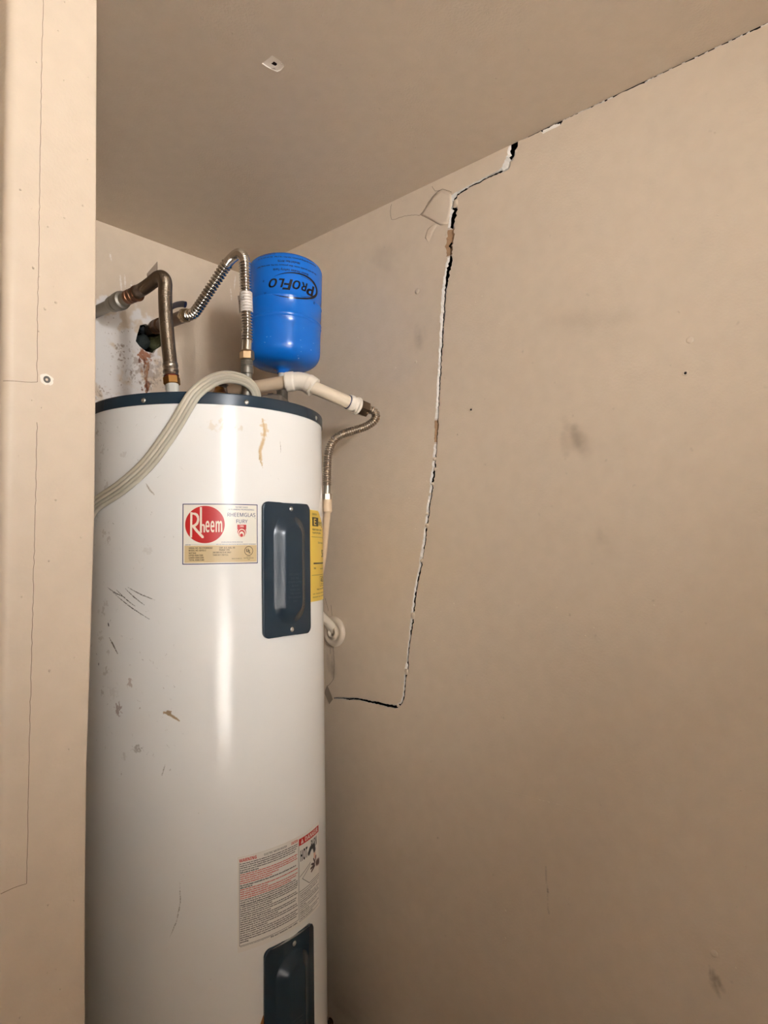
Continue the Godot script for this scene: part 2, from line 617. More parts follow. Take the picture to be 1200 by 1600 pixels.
func build_right_wall() -> void:
	var to3 := func(p: Vector2) -> Vector3: return Vector3(0.0, p.y, p.x)
	var uv := func(p: Vector2) -> Vector2: return Vector2(p.x / 2.0, (2.5 - p.y) / 2.5)
	var got := lips(crack_path(), 21)
	var left: PackedVector2Array = got[0]
	var right: PackedVector2Array = got[1]
	var mid: Array = got[2]
	# the crack runs down from the ceiling, so the lip on the corner's side is the one with the smaller z
	if left[left.size() / 2].x > right[right.size() / 2].x:
		var swap := left
		left = right
		right = swap
	left[0].y = CEILING + 0.01
	right[0].y = CEILING + 0.01
	var poly := PackedVector2Array([Vector2(-0.15, -0.05), Vector2(1.99, -0.05), Vector2(1.99, CEILING + 0.01), Vector2(1.75, CEILING + 0.01)])
	# the joint with the ceiling has come open from the crack towards the viewer
	var r := RandomNumberGenerator.new()
	r.seed = 5
	var joint := PackedVector2Array()
	var z := 1.74
	var drop := 0.002
	while z > right[0].x + 0.004:
		if r.randf() < 0.25:
			drop = r.randf_range(0.0006, 0.0042)
		var extra := 0.0
		if absf(z - Vector2(1.1376, 2.4499).x) < 0.022:
			extra = 0.007
		joint.append(Vector2(z, CEILING - drop * r.randf_range(0.7, 1.2) - extra))
		z -= 0.006
	poly.append_array(joint)
	poly.append_array(right)
	var back := left.duplicate()
	back.reverse()
	poly.append_array(back)
	poly.append(Vector2(-0.15, CEILING + 0.01))
	var st := begin()
	sheet(st, poly, to3, Vector3(-1, 0, 0), uv, false)
	var clean := func(_p: Vector2) -> Vector2: return Vector2(0.98, 0.004)
	sheet(st, PackedVector2Array([Vector2(1.99, -0.05), Vector2(4.15, -0.05), Vector2(4.15, CEILING + 0.01), Vector2(1.99, CEILING + 0.01)]), to3, Vector3(-1, 0, 0), clean, false)
	var m := wall_paint(0.46)
	var stains := Image.create(1024, 1280, false, Image.FORMAT_RGBA8)
	stains.fill(Color(0.4, 0.33, 0.25, 0.0))
	var px := func(p: Vector2) -> Vector2: return Vector2(p.x * 512.0, (2.5 - p.y) * 512.0)
	# old smudges and a faint broad dark band, in loose bundles of soft strokes
	for q in [[Vector2(1.1583, 1.7619), Vector2(1.1708, 1.7053), 16.0, 0.07, 10.0], [Vector2(1.2179, 1.5367), Vector2(1.2275, 1.501), 16.0, 0.03, 12.0], [Vector2(1.3961, 0.7317), Vector2(1.4038, 0.7104), 5.0, 0.16, 6.0], [Vector2(0.7491, 2.0791), Vector2(0.752, 2.0282), 12.0, 0.035, 12.0], [Vector2(0.6002, 2.3243), Vector2(0.68, 2.2815), 22.0, 0.025, 22.0], [Vector2(0.4082, 1.211), Vector2(0.4177, 1.1585), 10.0, 0.07, 10.0], [Vector2(0.4038, 0.2921), Vector2(0.5007, 0.2828), 22.0, 0.035, 24.0], [Vector2(1.1064, 2.0081), Vector2(1.3145, 1.9635), 34.0, 0.018, 22.0]]:
		for k in 9:
			var j := Vector2(r.randfn(0, q[4]) * 0.5, r.randfn(0, q[4]) * 0.5)
			stroke(stains, [px.call(q[0]) + j, px.call(q[1]) + j + Vector2(r.randfn(0, 3), 0)], float(q[2]) * r.randf_range(0.4, 1.2), Color(0.40, 0.33, 0.26, q[3]), 0.1)
	for k in 90:
		var q := Vector2(r.randf_range(30, 790), r.randf_range(60, 1000))
		stroke(stains, [q, q + Vector2(r.randf_range(-3, 3), r.randf_range(-2, 3))], 1.6, Color(0.35, 0.28, 0.2, r.randf_range(0.15, 0.5)), 0.0)
	stroke(stains, [px.call(Vector2(0.9716, 0.9681)), px.call(Vector2(1.0821, 0.9677)), px.call(Vector2(1.1824, 0.9674))], 1.2, Color(0.9, 0.85, 0.78, 0.35), 0.2)
	stroke(stains, [px.call(Vector2(1.0667, 0.8294)), px.call(Vector2(1.0708, 0.7317))], 1.2, Color(0.2, 0.15, 0.1, 0.5), 0.4)
	stains.generate_mipmaps()
	m.detail_enabled = true
	m.detail_albedo = tex(stains)
	m.detail_uv_layer = BaseMaterial3D.DETAIL_UV_2
	m.detail_blend_mode = BaseMaterial3D.BLEND_MODE_MIX
	var wall := obj("wall_right", st, m, null, false)
	structure(wall, "tan painted right wall with a long open crack in its plasterboard")
	# backing behind the board, near-black for the shade inside the crack
	st = begin()
	box(st, Vector3(0.06, -0.1, -0.2), Vector3(0.25, CEILING + 0.1, 4.25))
	box(st, Vector3(0.0, -0.1, -0.2), Vector3(0.1, CEILING + 0.1, -0.14))
	box(st, Vector3(0.0, -0.1, 4.1), Vector3(0.1, CEILING + 0.1, 4.2))
	obj("wall_shade_core", st, paint(Color(0.07, 0.06, 0.05), 0.95), wall)
	# broken lips of the crack: white gypsum sloping inwards, brown paper where the face has torn
	var gyp := paint(Color.WHITE, 0.9)
	gyp.vertex_color_use_as_albedo = true
	st = begin()
	var chalk := Color(0.72, 0.68, 0.62)
	var brown := Color(0.36, 0.22, 0.12)
	var lift := func(p: Vector2, d: float) -> Vector3: return Vector3(d, p.y, p.x)
	var prev := []
	for i in mid.size():
		var v: Vector4 = mid[i]
		var torn := v.w >= 2.0
		var g := v.w - 2.0 if torn else v.w
		var c := (brown if torn else chalk) * r.randf_range(0.86, 1.08)
		var a := left[i]
		var b := right[i]
		var wob := r.randf_range(-0.08, 0.08)
		var open := clampf(g * r.randf_range(0.75, 1.2), 0.0, 0.94)
		var centre := clampf(0.60 + wob, open * 0.5, 1.0 - open * 0.5)
		var la := a.lerp(b, centre - open * 0.5)
		var lb := a.lerp(b, centre + open * 0.5)
		var deep := 0.0025 + r.randf() * 0.0015
		# the broken board is undercut behind its lips
		var ua := a.lerp(b, -0.9)
		var ub := a.lerp(b, 1.9)
		var row := [lift.call(a, 0.0), lift.call(la, deep), lift.call(ua, DEEP), lift.call(ub, DEEP), lift.call(lb, deep), lift.call(b, 0.0), c, open]
		if i > 0:
			var e: Color = prev[6]
			for pair in [[0, 1], [1, 2], [3, 4], [4, 5]]:
				st.set_color(e.lerp(c, 0.5))
				quad(st, prev[pair[0]], prev[pair[1]], row[pair[1]], row[pair[0]], -1)
		prev = row
	obj("crack_edge", st, gyp, wall)
	# torn paper that curls out of the open ceiling joint
	st = begin()
	for i in joint.size() - 1:
		var flake := absf(joint[i].x - Vector2(1.1376, 2.4499).x) < 0.022
		if r.randf() < 0.42 or flake:
			st.set_color(chalk * (1.2 if flake else r.randf_range(0.75, 1.1)))
			var a := joint[i]
			var b := joint[i + 1]
			var ra := r.randf_range(0.35, 0.95)
			var rb := ra if flake else r.randf_range(0.2, 0.9)
			var up_a := Vector3(-0.0012 * ra, lerpf(a.y, CEILING, ra), a.x)
			var up_b := Vector3(-0.0012 * rb, lerpf(b.y, CEILING, rb), b.x)
			two_sided(st, lift.call(a, -0.0002), up_a, up_b, lift.call(b, -0.0002), Vector3(-1, 0, 0), -1)
			two_sided(st, lift.call(a, 0.0006), up_a + Vector3(0.0006, 0, 0), up_b + Vector3(0.0006, 0, 0), lift.call(b, 0.0006), Vector3(1, 0, 0), -1)
	obj("torn_joint", st, gyp, wall)
	# loose chips of paint that bridge the crack
	var chip_paint := wall_paint(0.5)
	for c in [[Vector3(0, 2.3679, 0.874), 0.010, 0.014], [Vector3(0, 1.7394, 0.7917), 0.0075, 0.0075], [Vector3(0, 1.7136, 0.7931), 0.007, 0.006], [Vector3(0, 1.6774, 0.7841), 0.005, 0.005], [Vector3(0, 1.6525, 0.7733), 0.006, 0.005], [Vector3(0, 1.6031, 0.7639), 0.0065, 0.005], [Vector3(0, 1.5742, 0.7632), 0.007, 0.007], [Vector3(0, 1.4862, 0.7446), 0.007, 0.006], [Vector3(0, 1.3471, 0.7121), 0.0085, 0.011], [Vector3(0, 1.2035, 0.6876), 0.0085, 0.010], [Vector3(0, 1.1144, 0.6577), 0.006, 0.005]]:
		st = begin()
		var o: Vector3 = c[0]
		c[1] *= 0.8
		c[2] *= 0.8
		var ring := PackedVector3Array()
		for k in 11:
			var a := TAU * k / 11.0
			var q := r.randf_range(0.8, 1.15)
			ring.append(o + Vector3(-0.0002, sin(a) * float(c[2]) * q, cos(a) * float(c[1]) * q))
		var tip := o + Vector3(-0.0018, 0.001, -0.001)
		for k in 11:
			var p := ring[k]
			var q := ring[(k + 1) % 11]
			var pi := p.lerp(tip, 0.35) + Vector3(-0.0012, 0, 0)
			var qi := q.lerp(tip, 0.35) + Vector3(-0.0012, 0, 0)
			st.set_smooth_group(0)
			for vtx in [p, q, qi, p, qi, pi, pi, qi, tip]:
				st.add_vertex(vtx)
			quad(st, p + Vector3(0.002, 0, 0), q + Vector3(0.002, 0, 0), q, p, 1)
		obj("paint_chip", st, chip_paint, wall)
	# hairline cracks in the paint
	var dark := paint(Color(0.36, 0.29, 0.22), 0.9)
	var lines := [
		[Vector3(0, 2.4433, 0.6656), Vector3(0, 2.4256, 0.6607), Vector3(0, 2.4002, 0.6669), Vector3(0, 2.3955, 0.7049), Vector3(0, 2.3851, 0.7439), Vector3(0, 2.3781, 0.7586)],
		[Vector3(0, 2.3781, 0.7586), Vector3(0, 2.389, 0.7758), Vector3(0, 2.4003, 0.7865), Vector3(0, 2.4144, 0.8075), Vector3(0, 2.4202, 0.832), Vector3(0, 2.4132, 0.8458), Vector3(0, 2.4016, 0.8632)],
		[Vector3(0, 2.4402, 0.802), Vector3(0, 2.4246, 0.8119), Vector3(0, 2.4201, 0.828)],
		[Vector3(0, 1.2478, 0.4217), Vector3(0, 1.1857, 0.4233), Vector3(0, 1.155, 0.4177), Vector3(0, 1.1288, 0.3912), Vector3(0, 1.1103, 0.3857)],
		[Vector3(0, 1.3453, 0.4025), Vector3(0, 1.3811, 0.3898)],
		[Vector3(0, 1.3334, 0.4179), Vector3(0, 1.3638, 0.4132)],
		[Vector3(0, 1.2432, 0.4087), Vector3(0, 1.2253, 0.4084)],
	]
	for l in lines:
		st = begin()
		tube(st, ragged(smooth_path(l, 0.006), 0.0008, r), func(_s: float) -> float: return 0.00045, 5)
		obj("hairline_crack", st, dark, wall)
	# the blistered paint beside the top of the crack
	blister([Vector3(0, 2.3783, 0.7629), Vector3(0, 2.3951, 0.7822), Vector3(0, 2.4144, 0.8075), Vector3(0, 2.4178, 0.8339), Vector3(0, 2.3974, 0.8611), Vector3(0, 2.3722, 0.8624), Vector3(0, 2.3466, 0.8558), Vector3(0, 2.3249, 0.8473), Vector3(0, 2.3292, 0.8255), Vector3(0, 2.3499, 0.7997)], Vector3(-0.0028, 0, 0), "paint_blister", chip_paint, wall, r)
	blister([Vector3(0, 2.3125, 0.7759), Vector3(0, 2.3332, 0.7848), Vector3(0, 2.3397, 0.8096), Vector3(0, 2.3327, 0.8155), Vector3(0, 2.3176, 0.8009), Vector3(0, 2.2951, 0.7879)], Vector3(-0.0016, 0, 0), "paint_blister", chip_paint, wall, r)
	# the flap of torn paper at the lower end
	st = begin()
	var f := [Vector3(0, 1.1381, 0.394), Vector3(0, 1.1024, 0.422), Vector3(0, 1.0862, 0.4062), Vector3(0, 1.1136, 0.3831)]
	quad(st, f[0], f[1] + Vector3(-0.006, 0, 0), f[2] + Vector3(-0.004, 0, 0), f[3], -1)
	quad(st, f[3] + Vector3(0.001, 0, 0), f[2] + Vector3(-0.003, 0, 0), f[1] + Vector3(-0.005, 0, 0), f[0] + Vector3(0.001, 0, 0), -1)
	obj("paper_flap", st, paint(Color(0.63, 0.57, 0.49), 0.8), wall)
	# screw pops, nail hole and little ring scars
	for p in [[Vector3(0, 1.9017, 1.4073), 0.0075], [Vector3(0, 2.1808, 0.7474), 0.008], [Vector3(0, 0.7732, 1.4001), 0.007], [Vector3(0, 2.221, 0.4896), 0.004], [Vector3(0, 2.0155, 0.5012), 0.004], [Vector3(0, 1.9975, 0.7386), 0.004]]:
		st = begin()
		var rr: float = p[1]
		lathe(st, p[0], Vector3(-1, 0, 0), [Vector2(-0.001, rr), Vector2(rr * 0.12, rr * 0.9), Vector2(rr * 0.2, rr * 0.55), Vector2(rr * 0.22, 0.0)], 16)
		obj("screw_pop", st, chip_paint, wall)
	for p in [Vector3(0, 1.8463, 0.9043), Vector3(0, 1.8393, 1.3964)]:
		st = begin()
		lathe(st, p, Vector3(-1, 0, 0), [Vector2(-0.001, 0.006), Vector2(0.0012, 0.0052), Vector2(0.0013, 0.0034), Vector2(0.0002, 0.0026)], 16)
		var scar := obj("nail_scar", st, chip_paint, wall)
		st = begin()
		lathe(st, p, Vector3(-1, 0, 0), [Vector2(0.0001, 0.0028), Vector2(0.0004, 0.0024), Vector2(0.0003, 0.0)], 12)
		obj("nail_hole_shade", st, paint(Color(0.08, 0.06, 0.05), 0.9), scar)  # near-black disc stands for the shade inside the hole
	nibs("paint_nib", 170, func(q: RandomNumberGenerator) -> Vector3: return Vector3(0.0, q.randf_range(0.5, 2.42), q.randf_range(0.15, 1.6)), 31, wall, chip_paint)

# Small beads of dried paint, too many and too fine to count.
func nibs(called: String, count: int, where: Callable, seed_: int, parent: Node3D, m: Material) -> void:
	var q := RandomNumberGenerator.new()
	q.seed = seed_
	var st := begin()
	for k in count:
		var p: Vector3 = where.call(q)
		var s := q.randf_range(0.0007, 0.0022)
		var a := Vector3(q.randf_range(-1, 1), q.randf_range(-1, 1), q.randf_range(-1, 1)).normalized()
		lathe(st, p - a * s, a, [Vector2(0, 0), Vector2(s * 0.5, s * 0.8), Vector2(s * 1.5, s * 0.7), Vector2(s * 2.0, 0)], 7)
	var o := obj(called, st, m, parent)
	o.set_meta("kind", "stuff")

func ragged(p: PackedVector3Array, amount: float, r: RandomNumberGenerator) -> PackedVector3Array:
	for i in range(1, p.size() - 1):
		p[i] += Vector3(0, r.randf_range(-amount, amount), r.randf_range(-amount, amount))
	return p

# A raised patch of paint, its rim on the wall and its middle pushed out.
func blister(ring: Array, out: Vector3, called: String, m: Material, parent: Node3D, r: RandomNumberGenerator) -> void:
	var st := begin()
	var mid := Vector3.ZERO
	for p: Vector3 in ring:
		mid += p
	mid /= ring.size()
	var rows := []
	for k in 5:
		var f := k / 5.0
		var row := []
		for p: Vector3 in ring:
			row.append(p.lerp(mid, f) + out * (sin(f * PI * 0.5) * r.randf_range(0.85, 1.1) + 0.12))
		rows.append(row)
	var n := ring.size()
	for k in 4:
		for i in n:
			var j := (i + 1) % n
			two_sided(st, rows[k][i], rows[k][j], rows[k + 1][j], rows[k + 1][i], out)
	for i in n:
		var j := (i + 1) % n
		two_sided(st, rows[4][i], rows[4][j], mid + out * 1.05, rows[4][i], out)
		two_sided(st, ring[i] - out * 0.2, ring[j] - out * 0.2, rows[0][j], rows[0][i], out)
	obj(called, st, m, parent)

# A quad wound so that its front looks along `out`.
func two_sided(st: SurfaceTool, a: Vector3, b: Vector3, c: Vector3, d: Vector3, out: Vector3, g := 0) -> void:
	if (c - a).cross(b - a).dot(out) >= 0.0:
		quad(st, a, b, c, d, g)
	else:
		quad(st, a, d, c, b, g)

# ------------------------------------------------------------------ the back wall with its broken hole

func build_back_wall() -> void:
	var to3 := func(p: Vector2) -> Vector3: return Vector3(p.x, p.y, 0.0)
	var lo := Vector2(-0.9, 1.60)
	var hi := Vector2(0.0, 2.50)
	var uv := func(p: Vector2) -> Vector2: return Vector2((p.x - lo.x) / 0.9, (hi.y - p.y) / 0.9)
	var hole := PackedVector2Array([Vector2(-0.3603, 2.1834), Vector2(-0.3443, 2.1913), Vector2(-0.3177, 2.1863), Vector2(-0.2926, 2.1847), Vector2(-0.2798, 2.1603), Vector2(-0.2882, 2.1388), Vector2(-0.309, 2.1225), Vector2(-0.3171, 2.1091), Vector2(-0.3416, 2.1095), Vector2(-0.3618, 2.1203), Vector2(-0.3738, 2.1327), Vector2(-0.37, 2.1506)])
	var to_px := func(p: Vector2) -> Vector2: return uv.call(p) * 1024.0
	# two sheets that meet on a line through the hole
	var cx := Vector2(-0.3277, 2.153).x
	var west := Geometry2D.clip_polygons(PackedVector2Array([Vector2(-3.9, -0.05), Vector2(cx, -0.05), Vector2(cx, 2.46), Vector2(-3.9, 2.46)]), hole)
	var east := Geometry2D.clip_polygons(PackedVector2Array([Vector2(cx, -0.05), Vector2(0.05, -0.05), Vector2(0.05, 2.46), Vector2(cx, 2.46)]), hole)
	var st := begin()
	# only the stretch behind the heater carries the stain map
	var stained := PackedVector2Array([Vector2(-0.895, 1.605), Vector2(0.05, 1.605), Vector2(0.05, 2.46), Vector2(-0.895, 2.46)])
	var clean := func(_p: Vector2) -> Vector2: return Vector2(0.985, 0.985)
	for half in [west, east]:
		for p: PackedVector2Array in half:
			for q in Geometry2D.intersect_polygons(p, stained):
				sheet(st, q, to3, Vector3(0, 0, 1), uv, false)
			for q in Geometry2D.clip_polygons(p, stained):
				sheet(st, q, to3, Vector3(0, 0, 1), clean, false)
	var m := wall_paint(0.5)
	var s := Image.create(1024, 1024, false, Image.FORMAT_RGBA8)
	s.fill(Color(0.75, 0.70, 0.63, 0.0))
	var plaster := Color(0.885, 0.865, 0.845, 1.0)
	blot(s, to_px.call(Vector2(-0.416, 2.0728)), Vector2(230, 250), plaster, 12, 0.012, -0.12)
	blot(s, to_px.call(Vector2(-0.4899, 2.0571)), Vector2(160, 220), plaster, 13, 0.012, -0.1)
	blot(s, to_px.call(Vector2(-0.3372, 2.0608)), Vector2(70, 90), Color(0.66, 0.60, 0.55, 0.7), 14, 0.03)
	for q in [[Vector2(-0.4239, 2.0989), 22, 40], [Vector2(-0.4102, 2.0629), 18, 44], [Vector2(-0.3847, 2.0307), 24, 34], [Vector2(-0.292, 2.0699), 40, 50], [Vector2(-0.2791, 2.0335), 30, 30], [Vector2(-0.3415, 2.0847), 40, 34], [Vector2(-0.4708, 1.9672), 36, 22], [Vector2(-0.3247, 2.0155), 30, 30]]:
		for k in 26:
			var a: Vector2 = to_px.call(q[0]) + Vector2(rng.randfn(0, float(q[1]) * 0.5), rng.randfn(0, float(q[2]) * 0.5))
			stroke(s, [a, a + Vector2(rng.randf_range(-7, 7), rng.randf_range(-4, 12))], rng.randf_range(2.0, 8.0), Color(0.45, 0.36, 0.28, rng.randf_range(0.10, 0.45)), 0.3)
	blot(s, to_px.call(Vector2(-0.3456, 2.0953)), Vector2(34, 34), Color(0.60, 0.33, 0.20, 0.75), 41, 0.05, -0.1)
	for k in 46:
		var f := rng.randf()
		var a: Vector2 = (to_px.call(Vector2(-0.3416, 2.0962)) as Vector2).lerp(to_px.call(Vector2(-0.3387, 1.9863)), f) + Vector2(rng.randfn(0, 9.0 - 4.0 * f), 0)
		stroke(s, [a, a + Vector2(rng.randf_range(-3, 3), rng.randf_range(6, 24))], rng.randf_range(2.5, 7.0), [Color(0.52, 0.28, 0.14, 0.5), Color(0.34, 0.16, 0.08, 0.6), Color(0.62, 0.40, 0.24, 0.5)][k % 3], 0.2)
	for k in 160:
		var a: Vector2 = to_px.call(Vector2(-0.387, 2.0695)) + Vector2(rng.randfn(0, 75), rng.randfn(0, 80))
		stroke(s, [a, a + Vector2(rng.randf_range(-5, 5), rng.randf_range(-4, 7))], rng.randf_range(1.5, 3.5), Color(0.45, 0.37, 0.29, rng.randf_range(0.1, 0.4)), 0.2)
	# scraped white marks
	for q in [[Vector2(-0.4222, 2.3176), Vector2(-0.4178, 2.2626)], [Vector2(-0.4087, 2.318), Vector2(-0.4064, 2.2809)], [Vector2(-0.453, 2.3695), Vector2(-0.449, 2.3466)], [Vector2(-0.0238, 2.4366), Vector2(-0.029, 2.3872)], [Vector2(-0.3891, 2.305), Vector2(-0.3868, 2.2753)], [Vector2(-0.0442, 2.3914), Vector2(-0.0393, 2.3454)]]:
		stroke(s, [to_px.call(q[0]), to_px.call(q[1])], 5.0, Color(0.92, 0.89, 0.86, 0.6), 0.3)
	m.detail_enabled = true
	m.detail_albedo = tex(s)
	m.detail_uv_layer = BaseMaterial3D.DETAIL_UV_2
	m.detail_blend_mode = BaseMaterial3D.BLEND_MODE_MIX
	var wall := obj("wall_back", st, m, null, false)
	structure(wall, "tan back wall with bare stained plaster around a broken hole")
	st = begin()
	box(st, Vector3(-4.0, -0.1, -0.30), Vector3(0.25, CEILING + 0.1, -0.10))
	obj("wall_shade_core", st, paint(Color(0.05, 0.045, 0.04), 0.95), wall)  # backing coloured near-black for the shade inside the broken hole
	# broken edge of the hole
	st = begin()
	var n := hole.size()
	var r := RandomNumberGenerator.new()
	r.seed = 9
	for i in n:
		for k in 4:
			var a := hole[i].lerp(hole[(i + 1) % n], k / 4.0)
			var b := hole[i].lerp(hole[(i + 1) % n], (k + 1) / 4.0)
			two_sided(st, Vector3(a.x, a.y, 0.0), Vector3(b.x, b.y, 0.0), Vector3(b.x, b.y, -DEEP), Vector3(a.x, a.y, -DEEP), Vector3(-0.2, -0.4, 1))
	obj("broken_edge", st, paint(Color(0.80, 0.76, 0.70), 0.9), wall)
	# green insulation stuffed in the hole
	var green := paint(Color(0.13, 0.14, 0.08), 0.8)
	relief(green, noise_tex(0.06, 17, 3, 4.0, 256), 1.0, Vector3(12, 12, 12))
	for q in [[Vector3(-0.2849, 2.1513, -0.035), 0.030, Color(0.27, 0.28, 0.16)], [Vector3(-0.3376, 2.146, -0.03), 0.022, Color(0.13, 0.16, 0.15)], [Vector3(-0.3243, 2.1943, -0.04), 0.02, Color(0.12, 0.14, 0.15)]]:
		st = begin()
		var rad: float = q[1]
		lump(st, q[0], Vector3(rad, rad, rad * 0.8), 6)
		var g := green.duplicate() as StandardMaterial3D
		g.albedo_color = q[2]
		obj("insulation_wad", st, g, wall)

# A rough round lump.
func lump(st: SurfaceTool, at: Vector3, size: Vector3, seed_: int) -> void:
	var n := FastNoiseLite.new()
	n.seed = seed_
	n.frequency = 1.1
	var p := func(i: int, j: int) -> Vector3:
		var a := PI * i / 14.0
		var b := TAU * j / 20.0
		var d := Vector3(sin(a) * cos(b), cos(a), sin(a) * sin(b))
		return at + d * size * (1.0 + 0.35 * n.get_noise_3dv(d))
	for i in 14:
		for j in 20:
			quad(st, p.call(i + 1, j), p.call(i, j), p.call(i, (j + 1) % 20), p.call(i + 1, (j + 1) % 20), 0)

# ------------------------------------------------------------------ the ceiling

func build_ceiling() -> void:
	var to3 := func(p: Vector2) -> Vector3: return Vector3(p.x, CEILING, p.y)
	var uv := func(p: Vector2) -> Vector2: return Vector2((p.x + 1.4) / 1.4, p.y / 1.4)
	var hole := PackedVector2Array([Vector2(-0.5555, 0.8167), Vector2(-0.5551, 0.8319), Vector2(-0.5558, 0.8481), Vector2(-0.5421, 0.8484), Vector2(-0.5271, 0.8474), Vector2(-0.5207, 0.8417), Vector2(-0.5183, 0.8291), Vector2(-0.5211, 0.8209), Vector2(-0.5312, 0.8177), Vector2(-0.5443, 0.8163)])
	var cx := Vector2(-0.5385, 0.8325).x
	var st := begin()
	for p in Geometry2D.clip_polygons(PackedVector2Array([Vector2(-3.9, -0.05), Vector2(cx, -0.05), Vector2(cx, 4.15), Vector2(-3.9, 4.15)]), hole):
		sheet(st, p, to3, Vector3(0, -1, 0), uv, false)
	for p in Geometry2D.clip_polygons(PackedVector2Array([Vector2(cx, -0.05), Vector2(0.0005, -0.05), Vector2(0.0005, 4.15), Vector2(cx, 4.15)]), hole):
		sheet(st, p, to3, Vector3(0, -1, 0), uv, false)
	var m := wall_paint(0.5)
	m.normal_scale = 0.28
	var ceiling := obj("ceiling", st, m, null, false)
	structure(ceiling, "tan painted ceiling with a chipped screw hole")
	st = begin()
	box(st, Vector3(-4.0, CEILING + 0.03, -0.3), Vector3(0.25, CEILING + 0.2, 4.25))
	obj("ceiling_shade_core", st, paint(Color(0.12, 0.10, 0.09), 0.95), ceiling)  # dark colour gives the chip and the open joint their shade
	# bare gypsum in the chip, with the screw's hole through it
	st = begin()
	var n := hole.size()
	var mid := Vector2(-0.5366, 0.8321)
	for i in n:
		var a := hole[i]
		var b := hole[(i + 1) % n]
		var ia := a.lerp(mid, 0.74)
		var ib := b.lerp(mid, 0.74)
		var down := Vector3(0, -1, 0)
		var oa := a.lerp(mid, 0.08)
		var ob := b.lerp(mid, 0.08)
		two_sided(st, Vector3(a.x, CEILING, a.y), Vector3(b.x, CEILING, b.y), Vector3(ob.x, CEILING + 0.0012, ob.y), Vector3(oa.x, CEILING + 0.0012, oa.y), down, -1)
		two_sided(st, Vector3(oa.x, CEILING + 0.0012, oa.y), Vector3(ob.x, CEILING + 0.0012, ob.y), Vector3(ib.x, CEILING + 0.0016, ib.y), Vector3(ia.x, CEILING + 0.0016, ia.y), down, -1)
	obj("bare_gypsum", st, paint(Color(0.95, 0.91, 0.86), 0.9), ceiling)
	st = begin()
	for i in n:
		var ia := hole[i].lerp(mid, 0.74)
		var ib := hole[(i + 1) % n].lerp(mid, 0.74)
		two_sided(st, Vector3(ia.x, CEILING + 0.0016, ia.y), Vector3(ib.x, CEILING + 0.0016, ib.y), Vector3(ib.x, CEILING + 0.02, ib.y), Vector3(ia.x, CEILING + 0.02, ia.y), (Vector3(mid.x, 0, mid.y) - Vector3(ia.x, 0, ia.y)), -1)
	obj("shaded_screw_hole", st, paint(Color(0.22, 0.12, 0.08), 0.9), ceiling)  # hole walls coloured dark so the recess reads shaded
	# curls of paper at the edge of the chip
	st = begin()
	var f := [Vector3(-0.5351, 2.45, 0.8186), Vector3(-0.5344, 2.45, 0.8294), Vector3(-0.5273, 2.45, 0.8245), Vector3(-0.5304, 2.45, 0.8186)]
	quad(st, f[0], f[1] + Vector3(0, -0.003, 0), f[2] + Vector3(0, -0.001, 0), f[3] + Vector3(0, 0.002, 0), -1)
	obj("paper_curl", st, paint(Color(0.86, 0.80, 0.76), 0.9), ceiling)
	nibs("paint_nib", 130, func(q: RandomNumberGenerator) -> Vector3: return Vector3(q.randf_range(-0.9, -0.02), CEILING, q.randf_range(0.02, 1.3)), 33, ceiling, m)

# ------------------------------------------------------------------ the end of the partition on the left

